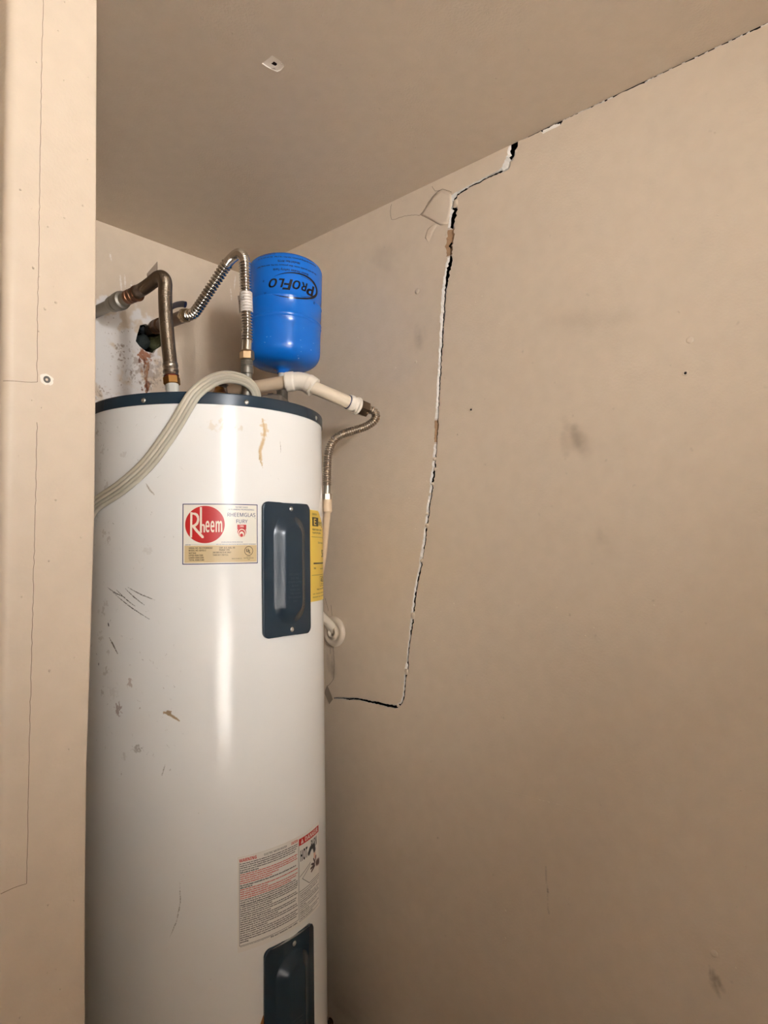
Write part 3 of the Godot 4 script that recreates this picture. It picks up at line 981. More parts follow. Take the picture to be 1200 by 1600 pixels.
func build_partition() -> void:
	var m := wall_paint(0.46)
	# the right edge of the end face bows a little; (height, x)
	var bow := [Vector2(0.0, -0.8700), Vector2(0.84, -0.8700), Vector2(1.03, -0.8722), Vector2(1.20, -0.8722), Vector2(1.38, -0.8682), Vector2(1.57, -0.8648), Vector2(1.80, -0.8654), Vector2(1.85, -0.8662), Vector2(2.20, -0.8690), Vector2(2.46, -0.8710)]
	var front := 0.8035
	var rows: Array[PackedVector3Array] = []
	for b in bow:
		var y: float = b.x
		var xr: float = b.y
		var xl := -0.9990 + (2.40 - y) * 0.004
		var row := PackedVector3Array()
		row.append(Vector3(xl, y, -0.02))
		row.append(Vector3(xl, y, 0.4))
		for k in 9:
			var a := PI * 0.5 * k / 8.0
			row.append(Vector3(xl + 0.014 - cos(a) * 0.014, y, front - 0.014 + sin(a) * 0.014))
		row.append(Vector3(-0.935, y, front))
		for k in 7:
			var a := PI * 0.5 * k / 6.0
			row.append(Vector3(xr - 0.004 + sin(a) * 0.004, y, front - 0.004 + cos(a) * 0.004))
		row.append(Vector3(xr, y, 0.4))
		row.append(Vector3(xr, y, -0.02))
		rows.append(row)
	var st := begin()
	for i in rows.size() - 1:
		for k in rows[0].size() - 1:
			quad(st, rows[i][k], rows[i + 1][k], rows[i + 1][k + 1], rows[i][k + 1], 0)
	var wall := obj("wall_partition", st, m)
	structure(wall, "end of a tan painted partition with a bullnose corner left of the heater")
	var dark := paint(Color(0.45, 0.37, 0.30), 0.9)
	var r := RandomNumberGenerator.new()
	r.seed = 15
	for l in [[(Vector3(-0.952, 2.3433, 0.8035)), (Vector3(-0.9527, 2.2728, 0.8035)), (Vector3(-0.9532, 2.1933, 0.8035)), (Vector3(-0.9525, 2.0376, 0.8035)), (Vector3(-0.9524, 1.9227, 0.8035)), (Vector3(-0.9526, 1.8281, 0.8035)), (Vector3(-0.9514, 1.7564, 0.8035))], [(Vector3(-0.9514, 1.7564, 0.8035)), (Vector3(-0.9669, 1.7535, 0.8035)), (Vector3(-0.9838, 1.7522, 0.8035)), (Vector3(-0.9969, 1.7498, 0.8035))],
			[(Vector3(-0.9505, 1.6981, 0.8035)), (Vector3(-0.951, 1.5698, 0.8035)), (Vector3(-0.9521, 1.4349, 0.8035)), (Vector3(-0.9534, 1.2592, 0.8035)), (Vector3(-0.9537, 1.1303, 0.8035)), (Vector3(-0.9542, 1.0617, 0.8035))], [(Vector3(-0.9542, 1.0617, 0.8035)), (Vector3(-0.9696, 1.0623, 0.8035)), (Vector3(-0.9862, 1.0602, 0.8035))]]:
		st = begin()
		var p := smooth_path(l, 0.008)
		for i in p.size():
			p[i] += Vector3(r.randf_range(-0.0006, 0.0006), 0, 0.0)
		tube(st, p, func(_s: float) -> float: return 0.00035, 5)
		obj("hairline_crack", st, dark, wall)
	# the patched screw hole
	st = begin()
	var at := Vector3(-0.9383, 1.7625, 0.8035)
	var ring := PackedVector3Array()
	for k in 18:
		var a := TAU * k / 18.0
		ring.append(at + Vector3(cos(a) * 0.0105 * r.randf_range(0.8, 1.1), sin(a) * 0.0085 * r.randf_range(0.8, 1.1), 0.0))
	for k in 18:
		var p := ring[k]
		var q := ring[(k + 1) % 18]
		two_sided(st, p, q, q.lerp(at, 0.25) + Vector3(0, 0, 0.0008), p.lerp(at, 0.25) + Vector3(0, 0, 0.0008), Vector3(0, 0, 1))
		two_sided(st, p.lerp(at, 0.25) + Vector3(0, 0, 0.0008), q.lerp(at, 0.25) + Vector3(0, 0, 0.0008), q.lerp(at, 0.6) + Vector3(0, 0, 0.0006), p.lerp(at, 0.6) + Vector3(0, 0, 0.0006), Vector3(0, 0, 1))
	var patch := obj("chipped_paint", st, paint(Color(0.92, 0.89, 0.84), 0.85), wall)
	st = begin()
	lathe(st, at, Vector3(0, 0, 1), [Vector2(0.0, 0.0055), Vector2(0.001, 0.005), Vector2(0.0006, 0.003), Vector2(-0.001, 0.0)], 16)
	obj("wall_plug", st, paint(Color(0.42, 0.40, 0.38), 0.7), patch)
	nibs("paint_nib", 40, func(q: RandomNumberGenerator) -> Vector3: return Vector3(q.randf_range(-0.98, -0.88), q.randf_range(0.8, 2.4), 0.8035), 35, wall, m)

# ------------------------------------------------------------------ the added fill lamp behind the viewer

func build_added_fill_light(at: Vector3, aim: Vector3) -> void:
	var o := thing("added_fill_light", "added round fill lamp on a black tripod behind the viewer", "work light", Vector3(at.x, 0.0, at.z))
	var dir := (aim - at).normalized()
	var black := paint(Color(0.06, 0.06, 0.06), 0.5)
	var st := begin()
	lathe(st, at - dir * 0.09, dir, [Vector2(0, 0.0), Vector2(0, 0.04), Vector2(0.02, 0.06), Vector2(0.07, 0.12), Vector2(0.09, 0.125), Vector2(0.09, 0.112), Vector2(0.075, 0.108)], 28)
	obj("fill_lamp_head", st, black, o)
	st = begin()
	lathe(st, at - dir * 0.016, dir, [Vector2(0, 0.0), Vector2(0, 0.108), Vector2(0.004, 0.106), Vector2(0.006, 0.0)], 28)
	var glow := paint(Color(0.9, 0.9, 0.88), 0.4)
	glow.emission_enabled = true
	glow.emission = Color(1.0, 0.97, 0.93)
	glow.emission_energy_multiplier = 1.0
	obj("fill_lamp_lens", st, glow, o)  # glowing face of the added fill lamp
	st = begin()
	var low := at - dir * 0.08
	tube(st, PackedVector3Array([low, Vector3(low.x, at.y - 0.14, low.z), Vector3(low.x, 0.55, low.z)]), func(_s: float) -> float: return 0.014, 12)
	obj("pole", st, black, o)
	for k in 3:
		var a := TAU * k / 3.0
		st = begin()
		tube(st, PackedVector3Array([Vector3(low.x, 0.75, low.z), Vector3(low.x + cos(a) * 0.4, 0.011, low.z + sin(a) * 0.4)]), func(_s: float) -> float: return 0.010, 10)
		obj("leg", st, black, o)

func build_shade_blocker() -> void:
	# unseen carton-shaped stand-in for the viewer's body, shading the lower partition end
	var at := Vector3(-1.72, 0.0, 2.35)
	var o := thing("unseen_shade_blocker", "unseen carton-shaped blocker behind the viewer, shading the lower partition end", "box", at)
	var card := paint(Color(0.62, 0.48, 0.33), 0.8)
	var st := begin()
	chamfer_box(st, at + Vector3(0, 0.68, 0), Vector3(0.50, 1.36, 0.42), 0.004)
	obj("blocker_body", st, card, o)
	for k in 2:
		st = begin()
		chamfer_box(st, at + Vector3(-0.126 + 0.252 * k, 1.364, 0), Vector3(0.248, 0.006, 0.42), 0.001)
		obj("flap", st, card, o)
	st = begin()
	chamfer_box(st, at + Vector3(0, 1.3685, 0), Vector3(0.06, 0.001, 0.42), 0.0003)
	obj("packing_tape", st, paint(Color(0.70, 0.58, 0.40), 0.3), o)

# ------------------------------------------------------------------ the water heater

func build_heater() -> void:
	var o := thing("water_heater", "tall white cylindrical electric water heater with a dark blue top rim", "water heater", Vector3(HEATER.x, 0.36, HEATER.z))
	var white := paint(Color.WHITE, 0.16, 0.0, 0.5)
	white.texture_repeat = false
	white.albedo_texture = tex(jacket_image())
	# jacket: u runs over the 200 degrees that face the room, v down from the rim
	var st := begin()
	var n := 160
	var hs := [0.37, 0.66, 0.9, 1.2, 1.5, 1.8, RIM_LOW + 0.004]
	for j in hs.size() - 1:
		for i in n:
			var a0 := TAU * i / n - PI
			var a1 := TAU * (i + 1) / n - PI
			var p := [on_heater(a0, hs[j]), on_heater(a0, hs[j + 1]), on_heater(a1, hs[j + 1]), on_heater(a1, hs[j])]
			var u := [jacket_uv(a0, hs[j]), jacket_uv(a0, hs[j + 1]), jacket_uv(a1, hs[j + 1]), jacket_uv(a1, hs[j])]
			st.set_smooth_group(0)
			for k in [0, 1, 2, 0, 2, 3]:
				st.set_uv(u[k])
				st.add_vertex(p[k])
	obj("jacket", st, white, o)
	# blue lid with its rolled rim
	var blue := paint(Color(0.125, 0.20, 0.255), 0.27)
	st = begin()
	var rr := RADIUS + 0.0022
	lathe(st, Vector3(HEATER.x, 0, HEATER.z), Vector3.UP, [Vector2(RIM_LOW, RADIUS - 0.001), Vector2(RIM_LOW, rr), Vector2(RIM_TOP - 0.003, rr), Vector2(RIM_TOP - 0.0008, rr - 0.001), Vector2(RIM_TOP, rr - 0.004), Vector2(RIM_TOP - 0.003, rr - 0.02), Vector2(RIM_TOP - 0.003, 0.0)], 160, true)
	var lid := obj("lid", st, blue, o)
	var zinc := paint(Color(0.75, 0.75, 0.73), 0.35, 1.0)
	for d in [-62.3, -18.0, 28.3, 73.5, 118.5, 163.5, -152.0, -107.0]:
		st = begin()
		var a := deg_to_rad(d)
		screw(st, on_heater(a, 1.8285, 0.0022), Vector3(sin(a), 0, cos(a)), 0.0042)
		obj("screw", st, zinc, lid)
	st = begin()
	lathe(st, Vector3(HEATER.x, 0, HEATER.z), Vector3.UP, [Vector2(0.345, 0.0), Vector2(0.345, RADIUS + 0.002), Vector2(0.395, RADIUS + 0.002), Vector2(0.395, RADIUS - 0.001)], 96, true)
	obj("base_ring", st, blue, o)
	# access covers
	access_panel(1.4748, o, blue, zinc, true)
	access_panel(0.5583, o, blue, zinc, false)
	# labels
	var lm := paint(Color.WHITE, 0.3)
	lm.albedo_texture = tex(rating_image())
	lm.texture_repeat = false
	tag(jacket_sheet("rating_label", deg_to_rad(-44.9), deg_to_rad(-12.9), 1.4885, 1.6122, 0.0004, lm, o), "rectangular white and tan rating label with a round red logo")
	var wm := paint(Color.WHITE, 0.4)
	wm.albedo_texture = tex(warning_image())
	wm.texture_repeat = false
	tag(jacket_sheet("warning_label", deg_to_rad(-22.3), deg_to_rad(27.6), 0.7150, 0.9000, 0.0004, wm, o), "large white warning label in red and black print")
	var em := paint(Color.WHITE, 0.4)
	em.albedo_texture = tex(energy_image())
	em.texture_repeat = false
	tag(jacket_sheet("energy_label", deg_to_rad(15.0), deg_to_rad(70.0), 1.3975, 1.6085, 0.0004, em, o, func(u: float) -> float: return 1.6085 - 0.052 * clampf((u - 0.30) / 0.28, 0.0, 1.0)), "yellow energy label with a torn corner")
	# tan tape under the lower cover
	var tape := paint(Color(0.62, 0.36, 0.12), 0.5)
	jacket_sheet("tape_strip", deg_to_rad(-13.3), deg_to_rad(-10.5), 0.45, 0.585, 0.0006, tape, o, func(u: float) -> float: return 0.555 + 0.03 * u)
	# brass spud and the relief valve on the lid
	var brass := paint(Color(0.62, 0.45, 0.24), 0.35, 1.0)
	var valve := begin()
	var v := Vector3(-0.3988, 1.9003, 0.4511)
	v.y = RIM_TOP
	lathe(valve, v, Vector3.UP, [Vector2(-0.01, 0.016), Vector2(0.02, 0.016), Vector2(0.024, 0.02), Vector2(0.05, 0.02), Vector2(0.058, 0.013), Vector2(0.066, 0.010), Vector2(0.068, 0.0)], 20, true)
	var rv := obj("relief_valve", valve, brass, o)
	tag(rv, "brass relief valve with a test lever")
	st = begin()
	chamfer_box(st, v + Vector3(0.012, 0.072, 0.004), Vector3(0.042, 0.006, 0.014), 0.001, Basis(Vector3.UP, 0.5) * Basis(Vector3.BACK, 0.12))
	chamfer_box(st, v + Vector3(0.030, 0.064, -0.002), Vector3(0.006, 0.014, 0.014), 0.001, Basis(Vector3.UP, 0.5) * Basis(Vector3.BACK, 0.12))
	obj("test_lever", st, steel(0.4, Color(0.45, 0.42, 0.4)), rv)
	# cable clamp and junction cover on the lid
	st = begin()
	var c := Vector3(-0.3405, 1.8487, 0.5089)
	c.y = RIM_TOP - 0.004
	lathe(st, c, Vector3.UP, [Vector2(0, 0.019), Vector2(0.012, 0.019), Vector2(0.014, 0.016), Vector2(0.032, 0.015), Vector2(0.034, 0.0)], 18, true)
	obj("cable_clamp", st, paint(Color(0.88, 0.85, 0.78), 0.5), o)
	st = begin()
	var e := Vector3(-0.3209, 1.8507, 0.5644)
	chamfer_box(st, Vector3(e.x, RIM_TOP + 0.016, e.z), Vector3(0.07, 0.038, 0.05), 0.004, Basis(Vector3.UP, 0.6))
	obj("junction_cover", st, paint(Color(0.40, 0.36, 0.31), 0.6), o)
	# the stand it rests on
	var s := thing("heater_stand", "low timber stand under the water heater", "stand", Vector3(HEATER.x, 0.0, HEATER.z))
	var wood := paint(Color(0.48, 0.36, 0.24), 0.7)
	st = begin()
	chamfer_box(st, Vector3(HEATER.x, 0.332, HEATER.z), Vector3(0.46, 0.026, 0.46), 0.003)
	obj("deck", st, wood, s)
	for x in [-0.19, 0.19]:
		for z in [-0.19, 0.19]:
			st = begin()
			chamfer_box(st, Vector3(HEATER.x + x, 0.159, HEATER.z + z), Vector3(0.07, 0.318, 0.07), 0.003)
			obj("leg", st, wood, s)

func screw(st: SurfaceTool, at: Vector3, axis: Vector3, r: float) -> void:
	lathe(st, at - axis * 0.0005, axis, [Vector2(0, r * 1.25), Vector2(0.0008, r * 1.25), Vector2(0.001, r), Vector2(r * 0.45, r * 0.85), Vector2(r * 0.62, r * 0.4), Vector2(r * 0.4, r * 0.28), Vector2(r * 0.4, 0.0)], 14)

func jacket_uv(a: float, y: float) -> Vector2:
	return Vector2((rad_to_deg(a) + 120.0) / 180.0, (1.83 - y) / 1.20)

func jacket_image() -> Image:
	var w := 1408
	var h := 1952
	var im := Image.create(w, h, false, Image.FORMAT_RGBA8)
	im.fill(Color(0.935, 0.93, 0.915))
	var px := func(p: Vector2) -> Vector2:
		var u := jacket_uv(p.x, p.y)
		return Vector2(u.x * w, u.y * h)
	# tan runs from the lid and a smear of wall paint
	var run := Color(0.80, 0.68, 0.50, 0.5)
	stroke(im, [px.call(Vector2(-0.1797, 1.796)), px.call(Vector2(-0.1579, 1.7689)), px.call(Vector2(-0.175, 1.7477)), px.call(Vector2(-0.2029, 1.7264)), px.call(Vector2(-0.1815, 1.6952))], 10, run, 0.1)
	stroke(im, [px.call(Vector2(-0.2083, 1.7304)), px.call(Vector2(-0.2032, 1.7085)), px.call(Vector2(-0.1761, 1.6898))], 5, Color(0.72, 0.60, 0.42, 0.5), 0.2)
	blot(im, px.call(Vector2(-0.1633, 1.7785)), Vector2(22, 46), Color(0.82, 0.70, 0.52, 0.5), 2, 0.04)
	blot(im, px.call(Vector2(-0.4836, 1.7753)), Vector2(90, 30), Color(0.84, 0.78, 0.68, 0.4), 22, 0.03, 0.05)
	blot(im, px.call(Vector2(-0.8868, 1.1938)), Vector2(18, 12), Color(0.62, 0.52, 0.40, 0.9), 3, 0.06, -0.1)
	stroke(im, [px.call(Vector2(-0.9153, 1.1951)), px.call(Vector2(-0.8774, 1.1913)), px.call(Vector2(-0.8399, 1.1849)), px.call(Vector2(-0.7984, 1.1771))], 7, Color(0.66, 0.57, 0.45, 0.9), 0.1)
	# dark scratches and scuffs on the left of the jacket
	var dark := Color(0.22, 0.20, 0.18, 0.7)
	for q in [[Vector2(-1.3743, 1.4341), Vector2(-1.0277, 1.3791)], [Vector2(-1.241, 1.4409), Vector2(-1.07, 1.4074)], [Vector2(-1.3319, 1.4382), Vector2(-1.1459, 1.4047)], [Vector2(-1.2168, 1.4436), Vector2(-0.9832, 1.4176)], [Vector2(-1.4363, 1.4431), Vector2(-1.2402, 1.4227)]]:
		stroke(im, [px.call(q[0]), px.call((q[0] + q[1]) * 0.5 + Vector2(0.004, -0.002)), px.call(q[1])], 2.6, dark, 0.3)
	stroke(im, [px.call(Vector2(-1.4141, 1.3415)), px.call(Vector2(-1.3539, 1.3227)), px.call(Vector2(-1.3119, 1.3076))], 5, Color(0.35, 0.32, 0.28, 0.6), 0.2)
	stroke(im, [px.call(Vector2(-1.4236, 1.369)), px.call(Vector2(-1.4154, 1.3625))], 4, Color(0.12, 0.1, 0.09, 0.9), 0.0)
	stroke(im, [px.call(Vector2(-1.55, 1.2847)), px.call(Vector2(-1.5495, 1.2794))], 4, Color(0.15, 0.12, 0.1, 0.8), 0.0)
	blot(im, px.call(Vector2(-1.3066, 1.1968)), Vector2(26, 30), Color(0.55, 0.44, 0.40, 0.5), 5, 0.06)
	blot(im, px.call(Vector2(-1.1976, 1.2526)), Vector2(18, 24), Color(0.60, 0.50, 0.45, 0.4), 6, 0.06)
	blot(im, px.call(Vector2(-1.1255, 1.1218)), Vector2(34, 22), Color(0.50, 0.45, 0.40, 0.35), 7, 0.08, 0.1)
	stroke(im, [px.call(Vector2(-0.7944, 0.8645)), px.call(Vector2(-0.7895, 0.828)), px.call(Vector2(-0.8161, 0.7919)), px.call(Vector2(-0.8656, 0.762))], 3, Color(0.50, 0.47, 0.42, 0.45), 0.4)
	stroke(im, [px.call(Vector2(-0.9039, 1.0925)), px.call(Vector2(-0.9319, 1.0676))], 3, Color(0.50, 0.47, 0.42, 0.4), 0.4)
	stroke(im, [px.call(Vector2(-1.0663, 1.6564)), px.call(Vector2(-1.0344, 1.6416)), px.call(Vector2(-0.9931, 1.6307))], 5, Color(0.70, 0.66, 0.60, 0.6), 0.2)
	stroke(im, [px.call(Vector2(-0.0142, 1.7523)), px.call(Vector2(-0.0084, 1.7271))], 2, Color(0.5, 0.45, 0.4, 0.6), 0.3)
	var r := RandomNumberGenerator.new()
	r.seed = 77
	for k in 260:
		var q := Vector2(deg_to_rad(r.randf_range(-112, -45)), r.randf_range(1.05, 1.80))
		var a: Vector2 = px.call(q)
		var l := Vector2(r.randf_range(-14, 14), r.randf_range(-8, 14))
		stroke(im, [a, a + l], r.randf_range(1.5, 3.0), Color(0.40, 0.36, 0.31, r.randf_range(0.1, 0.42) * (0.5 if r.randf() < 0.7 else 1.0)), 0.5)
	for k in 26:
		var q := Vector2(deg_to_rad(r.randf_range(-112, -60)), r.randf_range(1.1, 1.79))
		blot(im, px.call(q), Vector2(r.randf_range(14, 40), r.randf_range(14, 44)), Color(0.55, 0.50, 0.44, r.randf_range(0.08, 0.24)), 100 + k, 0.06, 0.12)
	for k in 60:
		var q := Vector2(deg_to_rad(r.randf_range(-45, 55)), r.randf_range(0.65, 1.80))
		var a: Vector2 = px.call(q)
		stroke(im, [a, a + Vector2(r.randf_range(-5, 5), r.randf_range(-5, 5))], 1.8, Color(0.45, 0.40, 0.33, r.randf_range(0.1, 0.35)), 0.3)
	im.generate_mipmaps()
	return im

# A curved, round-cornered cover with a raised pill-shaped boss.
func access_panel(yc: float, o: Node3D, m: Material, zinc: Material, upper: bool) -> void:
	var rad := RADIUS + 0.006
	var hw := 0.0713
	var hh := 0.1432
	var cr := 0.014
	var ac := deg_to_rad(3.73)
	var nx := 72
	var ny := 132
	var place := func(x: float, y: float, h: float) -> Vector3:
		var a := ac + x / rad
		return Vector3(HEATER.x + sin(a) * (RADIUS + h), yc + y, HEATER.z + cos(a) * (RADIUS + h))
	var height := func(x: float, y: float) -> float:
		var d := Vector2(x, y - clampf(y, -0.072, 0.072)).length()
		var t := clampf((0.0475 - d) / 0.0255, 0.0, 1.0)
		return 0.006 + 0.0135 * lerpf(t, smoothstep(0.0, 1.0, t), 0.35)
	var half := func(y: float) -> float:
		var e := absf(y) - (hh - cr)
		return hw if e <= 0.0 else hw - cr + sqrt(maxf(cr * cr - e * e, 0.0))
	var at := func(i: int, j: int) -> Vector2:
		var t := -1.0 + 2.0 * j / ny
		# rows crowd towards the rounded ends
		var y := hh * (t if absf(t) < 0.9 else signf(t) * (0.9 + 0.1 * sin((absf(t) - 0.9) / 0.1 * PI * 0.5)))
		return Vector2((-1.0 + 2.0 * i / nx) * half.call(y), y)
	var st := begin()
	var grid: Array[PackedVector3Array] = []
	for j in ny + 1:
		var row := PackedVector3Array()
		for i in nx + 1:
			var p: Vector2 = at.call(i, j)
			row.append(place.call(p.x, p.y, height.call(p.x, p.y)))
		grid.append(row)
	for j in ny:
		for i in nx:
			quad(st, grid[j][i], grid[j + 1][i], grid[j + 1][i + 1], grid[j][i + 1], 0)
	# rolled edge down to the jacket
	var rim: Array[Vector2] = []
	for j in ny + 1:
		rim.append(at.call(0, j))
	for j in range(ny, -1, -1):
		rim.append(at.call(nx, j))
	for k in rim.size():
		var p := rim[k]
		var q := rim[(k + 1) % rim.size()]
		var po := p + p.normalized() * 0.0015
		var qo := q + q.normalized() * 0.0015
		quad(st, place.call(p.x, p.y, 0.006), place.call(po.x, po.y, 0.0048), place.call(qo.x, qo.y, 0.0048), place.call(q.x, q.y, 0.006), 0)
		quad(st, place.call(po.x, po.y, 0.0048), place.call(po.x, po.y, -0.001), place.call(qo.x, qo.y, -0.001), place.call(qo.x, qo.y, 0.0048), 2)
	var panel := obj("access_panel", st, m, o)
	tag(panel, "upper dark blue access cover with a raised boss" if upper else "lower dark blue access cover with a raised boss")
	for y in [-0.131, 0.131]:
		st = begin()
		var a := ac + 0.003 / rad
		screw(st, Vector3(HEATER.x + sin(a) * (RADIUS + 0.006), yc + y, HEATER.z + cos(a) * (RADIUS + 0.006)), Vector3(sin(a), 0, cos(a)), 0.0042)
		obj("screw", st, zinc, panel)
	# raised lettering on the boss, tinted paler as if catching light
	st = begin()
	var y := -0.012
	for line in ["DISCONNECT", "ELECTRIC", "POWER SUPPLY", "BEFORE", "REMOVING", "THIS COVER", "OR SERVICING", "UNIT"]:
		var tm := TextMesh.new()
		tm.font = sans
		tm.font_size = 16
		tm.text = line
		tm.depth = 0.0
		tm.pixel_size = 0.00036
		tm.curve_step = 4.0
		var arr := tm.get_mesh_arrays()
		var vs: PackedVector3Array = arr[Mesh.ARRAY_VERTEX]
		var ix: PackedInt32Array = arr[Mesh.ARRAY_INDEX]
		var k := minf(1.0, 0.040 / maxf(tm.get_aabb().size.x, 0.001))
		for q in range(0, ix.size(), 3):
			st.set_smooth_group(-1)
			for w in 3:
				var v := vs[ix[q + w]]
				st.add_vertex(place.call(v.x * k, v.y + y, 0.0199))
		y -= 0.0082
	var raised := (m as StandardMaterial3D).duplicate() as StandardMaterial3D
	raised.albedo_color = Color(0.19, 0.26, 0.31)
	obj("raised_lettering", st, raised, panel)

func rating_image() -> Image:
	var k := 1.107
	var im := Image.create(1024, 816, false, Image.FORMAT_RGBA8)
	var cream := Color(0.90, 0.87, 0.80)
	var navy := Color(0.13, 0.16, 0.36)
	var red := Color(0.76, 0.10, 0.10)
	var tan_ := Color(0.82, 0.73, 0.56)
	im.fill(cream)
	im.fill_rect(Rect2i(0, 0, 1024, 816), Color(0.92, 0.90, 0.85))
	var r := func(x: float, y: float, w: float, h: float) -> Rect2: return Rect2((x - 130) * k, (y - 146) * k, w * k, h * k)
	im.fill_rect(Rect2i(0, 0, 1024, 11), navy)
	im.fill_rect(Rect2i(0, 805, 1024, 11), navy)
	im.fill_rect(Rect2i(0, 0, 11, 816), navy)
	im.fill_rect(Rect2i(1013, 0, 11, 816), navy)
	im.fill_rect(Rect2i(r.call(155, 655, 885, 208)), tan_)
	# the round red badge
	var c: Rect2 = r.call(398, 400, 0, 0)
	disc(im, c.position, Vector2(237, 228) * k, red)
	var cream2 := Color(0.93, 0.88, 0.80)
	var line := func(pts: Array, w: float) -> void:
		for i in pts.size() - 1:
			var a: Vector2 = pts[i]
			var b: Vector2 = pts[i + 1]
			var n := int(a.distance_to(b) / 3.0) + 1
			for q in n + 1:
				var p := a.lerp(b, float(q) / n)
				var rr: Rect2 = r.call(p.x - w * 0.5, p.y - w * 0.5, w, w)
				im.fill_rect(Rect2i(rr), cream2)
	# tall R
	line.call([Vector2(236, 262), Vector2(233, 545)], 26)
	line.call([Vector2(236, 266), Vector2(275, 268), Vector2(300, 282), Vector2(315, 310), Vector2(318, 345), Vector2(305, 385), Vector2(280, 410), Vector2(245, 420)], 24)
	line.call([Vector2(262, 425), Vector2(300, 475), Vector2(372, 554)], 24)
	line.call([Vector2(350, 200), Vector2(350, 490)], 25)
	print_in(im, "h", r.call(338, 355, 62, 142), cream2, sans_bold, 96)
	print_in(im, "eem", r.call(402, 352, 204, 144), cream2, sans_bold, 96)
	# words on the right
	print_in(im, "THE FIRST CHOICE", r.call(765, 178, 160, 16), navy, sans, 40)
	print_in(im, "OF PLUMBING PROFESSIONALS", r.call(678, 206, 330, 17), navy, sans, 40)
	print_in(im, "RHEEMGLAS", r.call(668, 256, 356, 48), navy, sans, 72)
	print_in(im, ".", r.call(1018, 316, 8, 8), navy, sans, 40)
	print_in(im, "FURY", r.call(778, 338, 144, 46), navy, sans, 72)
	# the small red shield
	var sh: Rect2 = r.call(790, 402, 114, 60)
	im.fill_rect(Rect2i(sh), red)
	disc(im, (r.call(847, 495, 0, 0) as Rect2).position, Vector2(57, 57) * k, red)
	print_in(im, "TANK", r.call(818, 410, 58, 26), cream2, sans_bold, 40)
	disc(im, (r.call(847, 512, 0, 0) as Rect2).position, Vector2(52, 60) * k, cream2, 0.78)
	disc(im, (r.call(845, 520, 0, 0) as Rect2).position, Vector2(32, 36) * k, cream2)
	disc(im, (r.call(843, 532, 0, 0) as Rect2).position, Vector2(20, 22) * k, red)
	# fine print
	print_in(im, "SEE INSTALLATION AND OPERATING INSTRUCTIONS", r.call(595, 612, 265, 12), navy, sans, 40)
	im.fill_rect(Rect2i(r.call(165, 640, 870, 2)), navy)
	print_in(im, "MFG BY", r.call(165, 642, 65, 10), navy, sans, 40)
	print_in(im, "WATER HEATER DIVISION, MONTGOMERY, ALABAMA", r.call(530, 640, 500, 11), navy, sans, 40)
	var ink := Color(0.28, 0.22, 0.16)
	var rows := [["SERIAL NO. RH 0193B08242", 205, 675, 282], ["MODEL NO. 82V52-2", 205, 704, 205], ["WATTAGE", 205, 735, 88], ["UPPER 4500/3380", 205, 763, 170], ["LOWER 4500/3380", 205, 791, 178], ["TOTAL 4500/3380", 208, 819, 180], ["CAP. U.S. GAL. 50", 568, 675, 192], ["PHASE 1 PH", 568, 702, 124], ["240/208 VOLTS AC ONLY", 490, 732, 224], ["TANK W.P. 150 P.S.I.", 490, 762, 190]]
	for w in rows:
		print_in(im, w[0], r.call(w[1], w[2], w[3], 21), ink, sans_bold, 40)
	print_in(im, "MADE IN MEXICO", r.call(722, 814, 126, 13), ink, sans, 40)
	disc(im, (r.call(935, 727, 0, 0) as Rect2).position, Vector2(57, 59) * k, ink, 0.87)
	print_in(im, "U", r.call(903, 700, 32, 42), ink, sans_bold, 64)
	print_in(im, "L", r.call(935, 716, 28, 42), ink, sans_bold, 64)
	print_in(im, "LISTED", r.call(905, 793, 56, 11), ink, sans, 40)
	print_in(im, "WATER HEATER", r.call(870, 810, 130, 12), ink, sans, 40)
	print_in(im, "782L", r.call(918, 828, 34, 11), ink, sans, 40)
	im.generate_mipmaps()
	return im

